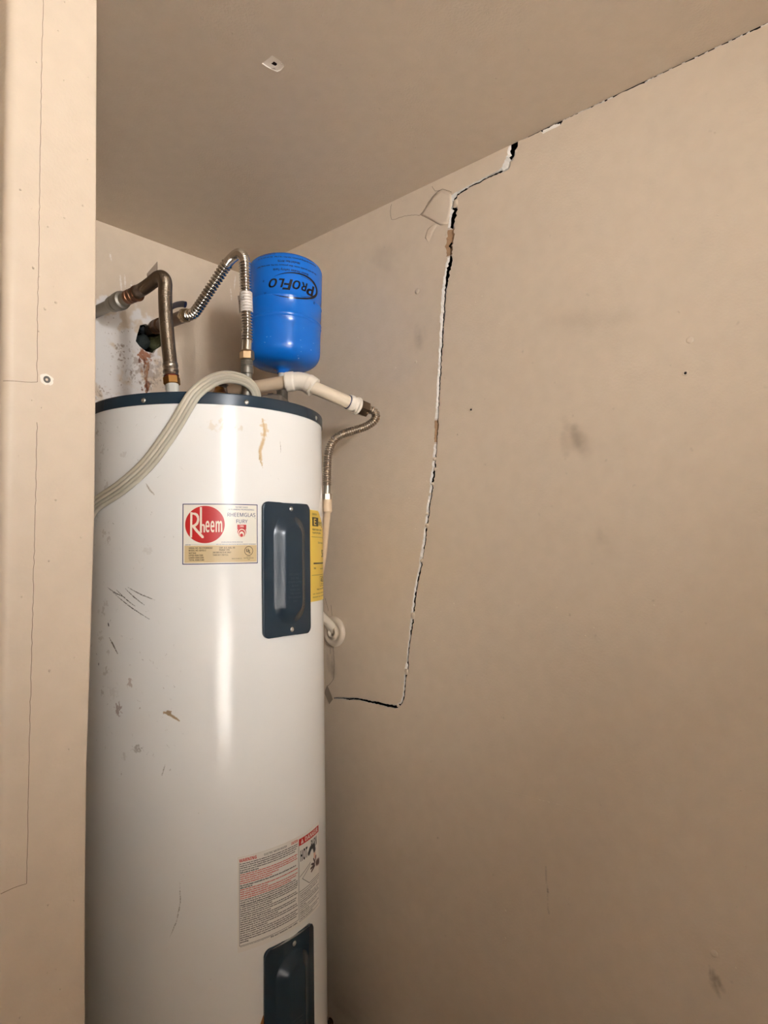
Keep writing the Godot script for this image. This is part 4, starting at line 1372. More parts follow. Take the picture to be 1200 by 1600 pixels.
func warning_image() -> Image:
	var w := 1100
	var h := 852
	var im := Image.create(w, h, false, Image.FORMAT_RGBA8)
	im.fill(Color(0.905, 0.89, 0.855))
	var ink := Color(0.12, 0.11, 0.11)
	var red := Color(0.78, 0.12, 0.08)
	# frame lines: left column and right column
	for q in [[16, 50, 662, 744], [690, 50, 394, 770]]:
		im.fill_rect(Rect2i(q[0], q[1], q[2], 3), ink)
		im.fill_rect(Rect2i(q[0], q[1] + q[3], q[2], 3), ink)
		im.fill_rect(Rect2i(q[0], q[1], 3, q[3]), ink)
		im.fill_rect(Rect2i(q[0] + q[2], q[1], 3, q[3] + 3), ink)
	im.fill_rect(Rect2i(0, 6, w, 1), Color(0.7, 0.68, 0.64))
	im.fill_rect(Rect2i(14, 46, 668, 10), Color(0.905, 0.89, 0.855))
	print_in(im, "WARNING", Rect2(16, 22, 168, 30), red, sans_bold, 48)
	print_in(im, "ELECTRIC WATER HEATER", Rect2(262, 30, 260, 19), ink, sans, 48)
	print_in(im, "CAUTION", Rect2(580, 24, 92, 26), red, sans_bold, 48)
	var words := "the unit must be installed with wire and grounding as local code and this manual require do not turn on power until tank is full of water a temperature and pressure relief valve shall be fitted at time of installation drain line should end near floor for safe disposal hot water can scald set lower where small children or elders use it keep panel closed before any service".split(" ")
	var r := RandomNumberGenerator.new()
	r.seed = 4
	# each row: colour and share of the full width
	var rows := [[0, 1.0], [0, 1.0], [0, 0.98], [0, 0.95], [0, 0.28], [1, 1.0], [1, 0.98], [1, 1.0], [1, 0.62], [1, 0.5], [0, 0.97], [0, 0.18], [1, 1.0], [1, 0.43], [1, 1.0], [1, 0.97], [1, 0.86], [0, 0.96], [0, 1.0], [0, 1.0], [0, 1.0], [0, 0.98], [0, 0.5], [0, 0.97], [0, 1.0], [0, 0.48], [0, 0.97], [0, 0.95], [0, 0.6], [0, 0.98], [0, 1.0], [0, 0.42], [0, 1.0], [0, 0.95], [0, 1.0], [0, 0.97], [0, 0.12]]
	var cache := {}
	for i in rows.size():
		var red_row: int = rows[i][0]
		var text := ""
		for k in 16:
			text += words[r.randi() % words.size()] + " "
		text = text.substr(0, int(86 * float(rows[i][1])))
		var y := 62.0 + i * 19.4
		print_in(im, text.strip_edges(), Rect2(24, y, 640.0 * float(rows[i][1]), 15), red if red_row else ink, sans_bold, 24)
		print_in(im, text.strip_edges(), Rect2(25, y + 1, 640.0 * float(rows[i][1]), 14), red if red_row else ink, sans_bold, 24)
	print_in(im, "See manual for further instructions, keep this label in place", Rect2(24, 800, 330, 11), ink, sans, 24)
	print_in(im, "DO NOT REMOVE THIS LABEL", Rect2(330, 808, 330, 13), ink, sans_bold, 24)
	# danger column
	im.fill_rect(Rect2i(690, 34, 397, 66), red)
	var white := Color(0.94, 0.9, 0.86)
	for y in 46:
		var half := y * 0.5
		im.fill_rect(Rect2i(int(742 - half), 42 + y, int(half * 2.0) + 1, 1), white)
	im.fill_rect(Rect2i(740, 58, 4, 16), red)
	im.fill_rect(Rect2i(740, 78, 4, 5), red)
	print_in(im, "DANGER", Rect2(790, 44, 270, 44), white, sans_bold, 64)
	# the dripping words, the tap with its hand, as flat print
	print_in(im, "HOT", Rect2(712, 150, 120, 110), Color(0.05, 0.05, 0.05), sans_bold, 96)
	stroke(im, [Vector2(860, 230), Vector2(900, 190), Vector2(960, 195), Vector2(980, 260)], 34, Color(0.05, 0.05, 0.06, 1.0), 0.0, false)
	print_in(im, "BURN", Rect2(900, 120, 130, 90), Color(0.05, 0.05, 0.05), sans_bold, 96)
	for x in [962, 976, 990]:
		stroke(im, [Vector2(x, 270), Vector2(x + 4, 330)], 6, Color(0.85, 0.45, 0.25, 0.7), 0.2, false)
	stroke(im, [Vector2(1078, 400), Vector2(1030, 392), Vector2(985, 385)], 52, Color(0.24, 0.09, 0.08, 1.0), 0.0, false)
	for q in [[Vector2(985, 370), Vector2(950, 318)], [Vector2(970, 380), Vector2(905, 358)], [Vector2(968, 392), Vector2(888, 398)], [Vector2(975, 402), Vector2(900, 432)], [Vector2(1000, 350), Vector2(1010, 310)]]:
		stroke(im, q, 15, Color(0.20, 0.07, 0.07, 1.0), 0.0, false)
	for q in [[Vector2(700, 400), Vector2(890, 330)], [Vector2(740, 430), Vector2(890, 350)], [Vector2(740, 430), Vector2(860, 520)], [Vector2(860, 520), Vector2(1080, 520)], [Vector2(690, 540), Vector2(1084, 540)]]:
		stroke(im, q, 3.5, ink, 0.0, false)
	for i in 13:
		var text := ""
		for k in 9:
			text += words[r.randi() % words.size()] + " "
		var share: float = [1.0, 0.9, 0.5, 1.0, 0.95, 1.0, 0.25, 1.0, 0.85, 0.4, 1.0, 0.9, 0.6][i]
		print_in(im, text.substr(0, int(34 * share)).strip_edges(), Rect2(704, 556 + i * 20, 366 * share, 14), ink, sans_bold, 24)
	im.generate_mipmaps()
	return im

func energy_image() -> Image:
	var im := Image.create(640, 512, false, Image.FORMAT_RGBA8)
	im.fill(Color(0.90, 0.77, 0.33))
	var ink := Color(0.14, 0.10, 0.05)
	im.fill_rect(Rect2i(92, 40, 96, 50), ink)
	print_in(im, "E", Rect2(112, 46, 40, 38), Color(0.90, 0.77, 0.33), sans_bold, 64)
	print_in(im, "nergyGuide", Rect2(192, 52, 240, 42), ink, sans_bold, 64)
	print_in(im, "ENERGY", Rect2(92, 18, 70, 10), ink, sans, 32)
	print_in(im, "Water heater - electric", Rect2(92, 102, 180, 12), ink, sans_bold, 32)
	print_in(im, "Capacity 50 gallons", Rect2(92, 122, 160, 12), ink, sans_bold, 32)
	im.fill_rect(Rect2i(80, 150, 520, 2), ink)
	print_in(im, "Estimated yearly cost", Rect2(180, 176, 240, 16), ink, sans, 32)
	print_in(im, "S63", Rect2(262, 222, 130, 44), ink, sans_bold, 64)
	im.fill_rect(Rect2i(104, 296, 400, 8), ink)
	print_in(im, "less", Rect2(110, 320, 30, 12), ink, sans_bold, 32)
	print_in(im, "more than this", Rect2(220, 326, 180, 10), ink, sans, 32)
	im.fill_rect(Rect2i(80, 365, 520, 2), ink)
	for q in [[210, 376, 220, 2], [210, 430, 220, 2], [210, 376, 2, 56], [428, 376, 2, 56]]:
		im.fill_rect(Rect2i(q[0], q[1], q[2], q[3]), ink)
	print_in(im, "4625", Rect2(230, 382, 120, 28), ink, sans_bold, 64)
	print_in(im, "kWh per year", Rect2(232, 416, 140, 10), ink, sans, 32)
	print_in(im, "Your cost will depend", Rect2(150, 442, 260, 12), ink, sans_bold, 32)
	print_in(im, "on local utility rates and use", Rect2(92, 466, 420, 10), ink, sans, 32)
	print_in(im, "based on a national average", Rect2(92, 484, 380, 10), ink, sans, 32)
	im.generate_mipmaps()
	return im

# ------------------------------------------------------------------ the blue expansion tank

func build_tank() -> void:
	var foot := Vector3(-0.2045, 1.9817, 0.4518)
	var axis := Vector3(0.045, 1.0, 0.004).normalized()
	var o := thing("expansion_tank", "blue expansion tank standing on a pipe fitting above the water heater", "tank", foot)
	var face := Vector3(-1.3347, 0, 1.8035) - Vector3(foot.x, 0, foot.z)
	var az := atan2(face.x, face.z)
	var im := tank_image()
	var m := paint(Color.WHITE, 0.22)
	m.albedo_texture = tex(im)
	m.texture_repeat = false
	var R := 0.0980
	var prof: Array[Vector2] = []
	for q in [[0.000, 0.013], [0.006, 0.0145], [0.010, 0.018], [0.013, 0.026]]:
		prof.append(Vector2(q[0], q[1]))
	for k in range(1, 13):
		var t := k / 12.0 * PI * 0.5
		prof.append(Vector2(0.014 + 0.046 * (1.0 - pow(cos(t), 0.8)), 0.026 + (R - 0.026) * pow(sin(t), 0.75)))
	for h in [0.080, 0.105]:
		prof.append(Vector2(h, R))
	for bead in [0.122, 0.130, 0.176]:
		for k in 5:
			prof.append(Vector2(bead - 0.0024 + 0.0012 * k, R + 0.0011 * sin(PI * k / 4.0)))
	prof.append(Vector2(0.20, R))
	prof.append(Vector2(0.235, R))
	prof.append(Vector2(0.271, R))
	for k in range(1, 10):
		var t := k / 9.0 * PI * 0.5
		prof.append(Vector2(0.271 + 0.028 * sin(t), maxf(R * pow(cos(t), 0.42), 0.0)))
	var st := begin()
	var n := 72
	var side := axis.cross(Vector3(sin(az), 0, cos(az))).normalized()
	var front := side.cross(axis).normalized()
	if front.dot(Vector3(sin(az), 0, cos(az))) < 0.0:
		front = -front
	var right := axis.cross(front).normalized()
	var pt := func(i: int, a: float) -> Vector3: return foot + axis * prof[i].x + (front * cos(a) + right * sin(a)) * prof[i].y
	var uv := func(i: int, a: float) -> Vector2: return Vector2(0.5 + a / PI, 1.0 - prof[i].x / 0.31)
	for i in prof.size() - 1:
		for k in n:
			var a := TAU * k / n - PI
			var b := TAU * (k + 1) / n - PI
			st.set_smooth_group(0)
			var p := [pt.call(i, a), pt.call(i + 1, a), pt.call(i + 1, b), pt.call(i, b)]
			var u := [uv.call(i, a), uv.call(i + 1, a), uv.call(i + 1, b), uv.call(i, b)]
			for q in [0, 1, 2, 0, 2, 3]:
				st.set_uv(u[q])
				st.add_vertex(p[q])
	obj("shell", st, m, o)
	st = begin()
	lathe(st, foot + axis * 0.297, axis, [Vector2(0, 0.010), Vector2(0.012, 0.010), Vector2(0.014, 0.007), Vector2(0.014, 0)], 16, true)
	obj("air_valve_cap", st, paint(Color(0.12, 0.12, 0.13), 0.5), o)
	st = begin()
	lathe(st, foot - axis * 0.012, axis, [Vector2(0, 0.0), Vector2(0, 0.0105), Vector2(0.013, 0.0105)], 16, true)
	obj("threaded_neck", st, paint(Color(0.80, 0.80, 0.78), 0.5), o)
	# the galvanised fitting that carries it, screwed into the lid
	var t := thing("pipe_fitting", "grey galvanised tee fitting below the blue expansion tank", "pipe fitting", Vector3(foot.x, RIM_TOP, foot.z))
	var galv := paint(Color(0.50, 0.48, 0.45), 0.45, 0.9)
	relief(galv, noise_tex(0.05, 19, 3, 3.0, 256), 0.5, Vector3(10, 10, 10))
	st = begin()
	var base := foot - axis * 0.012
	var drop := base.y - RIM_TOP + 0.004
	lathe(st, Vector3(base.x, RIM_TOP - 0.004, base.z), Vector3(base.x, base.y, base.z) - Vector3(base.x, RIM_TOP - 0.004, base.z), [Vector2(0, 0.0), Vector2(0, 0.012), Vector2(0.012, 0.0125), Vector2(0.014, 0.0165), Vector2(0.026, 0.0165), Vector2(0.028, 0.0145), Vector2(drop - 0.034, 0.0145), Vector2(drop - 0.032, 0.017), Vector2(drop - 0.012, 0.017), Vector2(drop - 0.010, 0.0125), Vector2(drop, 0.0125), Vector2(drop, 0.0)], 22, true)
	obj("tee_body", st, galv, t)
	st = begin()
	nut(st, base + Vector3(0, -0.010, 0), Vector3.UP, 0.0165, 0.011)
	obj("collar_nut", st, paint(Color(0.52, 0.46, 0.38), 0.4, 1.0), t)
	st = begin()
	var side_out := Vector3(-0.5, 0, -0.85).normalized()
	lathe(st, base + Vector3(0, -0.055, 0), side_out, [Vector2(0.0, 0.014), Vector2(0.024, 0.014), Vector2(0.025, 0.017), Vector2(0.036, 0.017), Vector2(0.036, 0.0)], 20, true)
	obj("side_outlet", st, galv, t)

func tank_image() -> Image:
	var w := 1200
	var h := 1260
	var im := Image.create(w, h, false, Image.FORMAT_RGBA8)
	var blue := Color(0.055, 0.42, 0.80)
	im.fill(blue)
	var ink := Color(0.03, 0.05, 0.10)
	# the print, set upright here and turned over below (the tank hangs upside down)
	var p := Image.create(900, 560, false, Image.FORMAT_RGBA8)
	p.fill(Color(blue.r, blue.g, blue.b, 0.0))
	# swoosh: the gap between a leaning ellipse and a smaller one set to its right
	for y in 320:
		for x in 760:
			var q := Vector2(x - 330.0, y - 160.0)
			q.y += q.x * 0.08
			var outer := Vector2(q.x / 312.0, q.y / 140.0).length()
			var inner := Vector2((q.x - 26.0) / 300.0, q.y / 126.0).length()
			var a := clampf((1.0 - outer) * 140.0, 0.0, 1.0) * clampf((inner - 1.0) * 140.0, 0.0, 1.0)
			var rim := absf(Vector2((q.x - 10.0) / 292.0, q.y / 112.0).length() - 1.0)
			if q.x < -60.0:
				a = maxf(a, clampf((0.018 - rim) * 140.0, 0.0, 1.0))
			if a > 0.0:
				p.set_pixel(x, y, Color(ink.r, ink.g, ink.b, a))
	var word := Image.create(560, 130, false, Image.FORMAT_RGBA8)
	word.fill(Color(ink.r, ink.g, ink.b, 0.0))
	print_in(word, "P", Rect2(0, 0, 100, 120), ink, sans_bold, 110)
	print_in(word, "RO", Rect2(104, 24, 164, 96), ink, sans_bold, 110)
	print_in(word, "F", Rect2(276, 4, 84, 116), ink, sans_bold, 110)
	print_in(word, "LO", Rect2(362, 24, 158, 96), ink, sans_bold, 110)
	for y in 130:
		var row := word.get_region(Rect2i(0, y, 560, 1))
		p.blend_rect(row, Rect2i(0, 0, 560, 1), Vector2i(80 + (130 - y) / 4, 98 + y))
	small_print(p, "®", Vector2(668, 190), 22, ink, sans)
	small_print(p, "®", Vector2(70, 30), 26, ink, sans)
	small_print(p, "UL", Vector2(640, 60), 20, Color(0.10, 0.22, 0.45), sans_bold)
	small_print(p, "Water Heater Safety Tank", Vector2(180, 300), 24, ink, sans_bold)
	small_print(p, "For use with potable water. Max pressure 150 PSI, max temp 200 F", Vector2(60, 352), 17, ink, sans_bold)
	small_print(p, "Model No: PFT5", Vector2(290, 392), 24, ink, sans_bold)
	small_print(p, "Maximum working pressure 150 PSI / 10.3 bar   Do not use for air", Vector2(70, 440), 17, ink, sans_bold)
	small_print(p, "Precharge 40 PSI", Vector2(560, 478), 17, ink, sans_bold)
	small_print(p, "Certified", Vector2(100, 478), 17, ink, sans_bold)
	p.rotate_180()
	p.resize(845, 560)
	im.blend_rect(p, Rect2i(0, 0, 845, 560), Vector2i(172, 40))
	# chips and rub marks
	var r := RandomNumberGenerator.new()
	r.seed = 12
	for k in 16:
		var a := Vector2(r.randf_range(250, 1000), r.randf_range(980, 1200))
		stroke(im, [a, a + Vector2(r.randf_range(-14, 14), r.randf_range(-8, 8))], 3.5, Color(0.80, 0.88, 0.93, 0.7), 0.3)
	for k in 12:
		var a := Vector2(r.randf_range(250, 1000), r.randf_range(300, 900))
		stroke(im, [a, a + Vector2(r.randf_range(-6, 6), r.randf_range(-16, 16))], 2.5, Color(0.60, 0.80, 0.92, 0.5), 0.3)
	im.generate_mipmaps()
	return im

# ------------------------------------------------------------------ hoses and valve

func corrugated(r0: float, amp: float, pitch: float) -> Callable:
	return func(s: float) -> float: return r0 + amp * sin(TAU * s / pitch)

func build_hoses() -> void:
	var braid := paint(Color(0.60, 0.545, 0.48), 0.36, 1.0)
	var shiny := steel(0.16, Color(0.82, 0.80, 0.77))
	var galv := paint(Color(0.56, 0.54, 0.50), 0.5, 0.85)
	var brass := paint(Color(0.70, 0.52, 0.30), 0.32, 1.0)
	var copper := paint(Color(0.52, 0.37, 0.28), 0.4, 1.0)
	# --- the fine-ribbed hose on the left
	var w := Vector3(-0.4986, 2.1832, 0)
	var o := thing("flexible_hose", "thick fine-ribbed grey steel hose on the left, bent over down to a copper nut", "hose", w)
	var p1 := Vector3(-0.5099, 2.1717, 0.1334)
	var p2 := Vector3(-0.4994, 2.173, 0.2209)
	var run := smooth_path([Vector3(-0.5016, 2.173, 0.2185), Vector3(-0.4976, 2.1768, 0.2686), Vector3(-0.4985, 2.1801, 0.3133), Vector3(-0.5023, 2.1804, 0.3468), Vector3(-0.5075, 2.1709, 0.3763), Vector3(-0.5096, 2.1526, 0.3917), Vector3(-0.5128, 2.1222, 0.3973), Vector3(-0.5134, 2.0671, 0.4017), Vector3(-0.5126, 2.012, 0.4093), Vector3(-0.5106, 1.9658, 0.4146), Vector3(-0.5106, 1.9486, 0.4175)], 0.0007)
	var st := begin()
	tube(st, run, corrugated(0.0157, 0.0006, 0.0034), 22)
	obj("ribbed_sleeve", st, braid, o)
	st = begin()
	var d1 := (p2 - w).normalized()
	var reach := w.distance_to(p2) - 0.005
	lathe(st, w - d1 * 0.012, d1, [Vector2(0, 0), Vector2(0, 0.0155), Vector2(reach - 0.100, 0.0155), Vector2(reach - 0.098, 0.020), Vector2(reach - 0.090, 0.0215), Vector2(reach - 0.074, 0.0215), Vector2(reach - 0.072, 0.0195), Vector2(reach - 0.068, 0.0195), Vector2(reach - 0.066, 0.0235), Vector2(reach - 0.046, 0.0245), Vector2(reach - 0.036, 0.0225), Vector2(reach - 0.033, 0.0165), Vector2(reach, 0.0155), Vector2(reach, 0)], 24, true)
	tag(obj("wall_union", st, galv, o), "grey galvanised union at the wall")
	st = begin()
	var d2 := (run[8] - p1).normalized()
	lathe(st, p2 - d2 * 0.022, d2, [Vector2(0, 0.0), Vector2(0, 0.0185), Vector2(0.010, 0.0185), Vector2(0.011, 0.0165), Vector2(0.015, 0.0165), Vector2(0.016, 0.0185), Vector2(0.026, 0.0185), Vector2(0.027, 0.017), Vector2(0.036, 0.017), Vector2(0.037, 0.0205), Vector2(0.041, 0.0205), Vector2(0.041, 0.0)], 24, true)
	tag(obj("ferrule", st, copper, o), "brown copper ferrule")
	st = begin()
	var q := run[run.size() - 1]
	var down := (q - run[run.size() - 30]).normalized()
	lathe(st, q - down * 0.004, down, [Vector2(0, 0.0), Vector2(0, 0.0178), Vector2(0.006, 0.0182), Vector2(0.010, 0.0165), Vector2(0.014, 0.0165), Vector2(0.017, 0.0182), Vector2(0.021, 0.0182), Vector2(0.024, 0.0165), Vector2(0.028, 0.0168), Vector2(0.030, 0.018), Vector2(0.032, 0.016), Vector2(0.032, 0.0)], 26, true)
	obj("crimp_collar", st, steel(0.35, Color(0.66, 0.62, 0.57)), o)
	st = begin()
	lathe(st, q + down * 0.026, down, [Vector2(0, 0.0), Vector2(0, 0.0165), Vector2(0.003, 0.0165), Vector2(0.003, 0.0)], 20, true)
	obj("red_washer", st, paint(Color(0.50, 0.14, 0.09), 0.6), o)
	st = begin()
	nut(st, q + down * 0.029, down, 0.0192, 0.019, 0.4)
	tag(obj("nut", st, brass, o), "hexagonal copper coloured nut")
	st = begin()
	lathe(st, q + down * 0.046, down, [Vector2(0, 0.0), Vector2(0, 0.0150), Vector2(0.052, 0.0150), Vector2(0.052, 0.0)], 20, true)
	obj("nipple", st, paint(Color(0.85, 0.84, 0.80), 0.5), o)
	# clear band and paper tag near the bend
	st = begin()
	var band := PackedVector3Array()
	for i in range(20, 52):
		band.append(run[i + 22])
	tube(st, band, func(_s: float) -> float: return 0.0160, 22, false)
	obj("clear_band", st, paint(Color(0.46, 0.41, 0.36), 0.3, 0.3), o)
	st = begin()
	var tg := [Vector3(-0.5062, 2.2028, 0.2993), Vector3(-0.5059, 2.1818, 0.3051), Vector3(-0.4958, 2.1913, 0.3325), Vector3(-0.4946, 2.2294, 0.33)]
	quad(st, tg[0], tg[3], tg[2], tg[1], -1)
	var th := Vector3(0.0006, 0, -0.0008)
	quad(st, tg[1] + th, tg[2] + th, tg[3] + th, tg[0] + th, -1)
	quad(st, tg[0], tg[0] + th, tg[3] + th, tg[3], -1)
	obj("paper_tag", st, paint(Color(0.66, 0.60, 0.54), 0.6), o)

	# --- the ball valve that comes out of the hole in the wall
	var v := thing("ball_valve", "bronze ball valve with a blue lever coming out of the broken hole", "valve", Vector3(-0.3258, 2.1689, 0))
	var a := Vector3(-0.3146, 2.1893, -0.05)
	var b := Vector3(-0.3606, 2.1511, 0.247)
	var dir := (b - a).normalized()
	var len := a.distance_to(b)
	st = begin()
	lathe(st, a, dir, [Vector2(0, 0.0), Vector2(0, 0.0145), Vector2(0.075, 0.0145), Vector2(0.075, 0.0)], 20, true)
	obj("pipe_stub", st, galv, v)
	st = begin()
	lathe(st, a + dir * 0.060, dir, [Vector2(0, 0.0), Vector2(0, 0.016), Vector2(0.004, 0.0165), Vector2(0.005, 0.0145), Vector2(0.010, 0.0145), Vector2(0.012, 0.020), Vector2(0.030, 0.0215), Vector2(0.032, 0.0195), Vector2(0.036, 0.0195), Vector2(0.038, 0.0215), Vector2(0.058, 0.0215), Vector2(0.062, 0.017), Vector2(len - 0.065, 0.017), Vector2(len - 0.065, 0.0)], 24, true)
	obj("valve_body", st, paint(Color(0.40, 0.31, 0.24), 0.45, 0.9), v)
	st = begin()
	var hb := Vector3(-0.3652, 2.1734, 0.1684)
	lathe(st, hb + Vector3(0, -0.01, 0), Vector3.UP, [Vector2(0, 0.008), Vector2(0.028, 0.008), Vector2(0.03, 0.006), Vector2(0.03, 0)], 14, true)
	obj("stem", st, copper, v)
	st = begin()
	var h0 := Vector3(-0.3691, 2.184, 0.1651)
	var h1 := Vector3(-0.3719, 2.1803, 0.2371)
	var h2 := Vector3(-0.372, 2.1728, 0.2589)
	lever(st, [h0, h0.lerp(h1, 0.5) + Vector3(0, 0.004, 0), h1, h2], 0.0085, 0.004)
	tag(obj("lever", st, paint(Color(0.045, 0.07, 0.20), 0.4), v), "dark blue lever handle")

	# --- the coarse bright hose
	var c := thing("flexible_hose", "shiny coarsely corrugated steel hose arching up and down beside the blue tank", "hose", b)
	st = begin()
	nut(st, b - dir * 0.022, dir, 0.0195, 0.017, 0.2)
	lathe(st, b - dir * 0.006, dir, [Vector2(0, 0.0165), Vector2(0.004, 0.017), Vector2(0.007, 0.0165), Vector2(0.010, 0.0125), Vector2(0.034, 0.0125), Vector2(0.034, 0.0)], 22, true)
	tag(obj("end_nut", st, paint(Color(0.66, 0.57, 0.44), 0.3, 1.0), c), "brass coloured end nut by the valve")
	run = smooth_path([Vector3(-0.3637, 2.1457, 0.2581), Vector3(-0.363, 2.1451, 0.2814), Vector3(-0.3647, 2.1559, 0.3108), Vector3(-0.3635, 2.1839, 0.3526), Vector3(-0.36, 2.2129, 0.3896), Vector3(-0.3587, 2.2363, 0.4235), Vector3(-0.3575, 2.247, 0.4487), Vector3(-0.3601, 2.2465, 0.4759), Vector3(-0.3614, 2.2325, 0.4957), Vector3(-0.3629, 2.2103, 0.5039), Vector3(-0.3626, 2.1669, 0.506), Vector3(-0.3609, 2.1117, 0.5071), Vector3(-0.3599, 2.0643, 0.5081), Vector3(-0.3594, 2.0191, 0.5073)], 0.0008)
	# wide ribs on the straights, tight shallow ones over the bend
	var total := run.size() * 0.0008
	st = begin()
	tube(st, run, func(s: float) -> float:
		var a0 := total * 0.40
		var a1 := total * 0.60
		if s < a0:
			return 0.0120 + 0.0030 * sin(TAU * s / 0.0092)
		if s < a1:
			return 0.0120 + 0.0010 * sin(TAU * (s - a0) / 0.0050)
		return 0.0120 + 0.0024 * sin(TAU * (s - a1) / 0.0072), 22)
	obj("corrugated_pipe", st, shiny, c)
	q = run[run.size() - 1]
	down = (q - run[run.size() - 40]).normalized()
	st = begin()
	lathe(st, q - down * 0.002, down, [Vector2(0, 0.0), Vector2(0, 0.0120), Vector2(0.026, 0.0120), Vector2(0.026, 0.0)], 20, true)
	obj("smooth_cuff", st, shiny, c)
	st = begin()
	lathe(st, q + down * 0.022, down, [Vector2(0, 0.0), Vector2(0, 0.015), Vector2(0.003, 0.017), Vector2(0.003, 0.0)], 20, true)
	nut(st, q + down * 0.025, down, 0.0175, 0.019, 0.1)
	tag(obj("nut", st, paint(Color(0.74, 0.64, 0.50), 0.3, 1.0), c), "pale brass hexagonal nut")
	st = begin()
	var prof := [Vector2(0, 0.0)]
	for k in 9:
		prof.append(Vector2(0.002 + k * 0.0022, 0.0142 if k % 2 == 0 else 0.0132))
	prof.append_array([Vector2(0.024, 0.0145), Vector2(0.034, 0.0145), Vector2(0.036, 0.0125), Vector2(0.075, 0.0125), Vector2(0.100, 0.0125), Vector2(0.100, 0.0)])
	lathe(st, q + down * 0.043, down, prof, 22, true)
	obj("threaded_nipple", st, galv, c)
	# white care label wrapped round the hose
	var li := Image.create(192, 256, false, Image.FORMAT_RGBA8)
	li.fill(Color(0.86, 0.83, 0.79))
	for k in 11:
		print_in(li, ["flexible water connector", "do not overtighten nut", "inspect once a year", "maximum 125 psi"][k % 4], Rect2(14, 12 + k * 22, 150 - (k % 3) * 30, 10), Color(0.36, 0.33, 0.32), sans, 24)
	print_in(li, "5", Rect2(20, 70, 40, 46), Color(0.36, 0.33, 0.32), sans, 64)
	li.generate_mipmaps()
	var lm := paint(Color.WHITE, 0.5)
	lm.albedo_texture = tex(li)
	st = begin()
	var l0 := Vector3(-0.3608, 2.1391, 0.5054)
	var l1 := Vector3(-0.3599, 2.0916, 0.5062)
	var ax := (l1 - l0)
	var fx := (Vector3(-1.3347, 1.5, 1.8035) - l0)
	fx = (fx - ax.normalized() * fx.dot(ax.normalized())).normalized()
	var sx := ax.normalized().cross(fx)
	for i in 20:
		var u := i / 20.0
		var w2 := (i + 1) / 20.0
		var pa := fx * cos(u * TAU) + sx * sin(u * TAU)
		var pb := fx * cos(w2 * TAU) + sx * sin(w2 * TAU)
		var vs := [l1 + pa * 0.0152, l0 + pa * 0.0152, l0 + pb * 0.0152, l1 + pb * 0.0152]
		var us := [Vector2(u * 2.0, 1), Vector2(u * 2.0, 0), Vector2(w2 * 2.0, 0), Vector2(w2 * 2.0, 1)]
		st.set_smooth_group(0)
		for k in [0, 3, 2, 0, 2, 1]:
			st.set_uv(us[k])
			st.add_vertex(vs[k])
	# the free end of the label sticks out to the left
	var tail := [Vector3(-0.3701, 2.1359, 0.484), Vector3(-0.3627, 2.1392, 0.4971), Vector3(-0.3612, 2.092, 0.4973), Vector3(-0.3675, 2.0902, 0.4855)]
	st.set_smooth_group(-1)
	for k in [0, 1, 2, 0, 2, 3]:
		st.set_uv([Vector2(0, 0), Vector2(0.6, 0), Vector2(0.6, 1), Vector2(0, 1)][k])
		st.add_vertex(tail[k])
	for k in [2, 1, 0, 3, 2, 0]:
		st.set_uv([Vector2(0, 0), Vector2(0.6, 0), Vector2(0.6, 1), Vector2(0, 1)][k])
		st.add_vertex(tail[k] + Vector3(0.0004, 0, -0.0005))
	tag(obj("paper_label", st, lm, c), "white printed paper label wrapped round the hose")

# A flat bar with rounded edges along a path.
func lever(st: SurfaceTool, pts: Array, half_w: float, half_t: float) -> void:
	var p := smooth_path(pts, 0.004)
	var n := p.size()
	var rows: Array[PackedVector3Array] = []
	for i in n:
		var t := (p[mini(i + 1, n - 1)] - p[maxi(i - 1, 0)]).normalized()
		var side := t.cross(Vector3.UP).normalized()
		var up := side.cross(t)
		var row := PackedVector3Array()
		for k in 12:
			var a := TAU * k / 12.0
			row.append(p[i] + side * cos(a) * half_t + up * sin(a) * half_w)
		rows.append(row)
	for i in n - 1:
		for k in 12:
			quad(st, rows[i][k], rows[i + 1][k], rows[i + 1][(k + 1) % 12], rows[i][(k + 1) % 12], 0)
	for k in 12:
		flat_tri(st, p[0], rows[0][k], rows[0][(k + 1) % 12])
		flat_tri(st, p[n - 1], rows[n - 1][(k + 1) % 12], rows[n - 1][k])

# ------------------------------------------------------------------ relief line

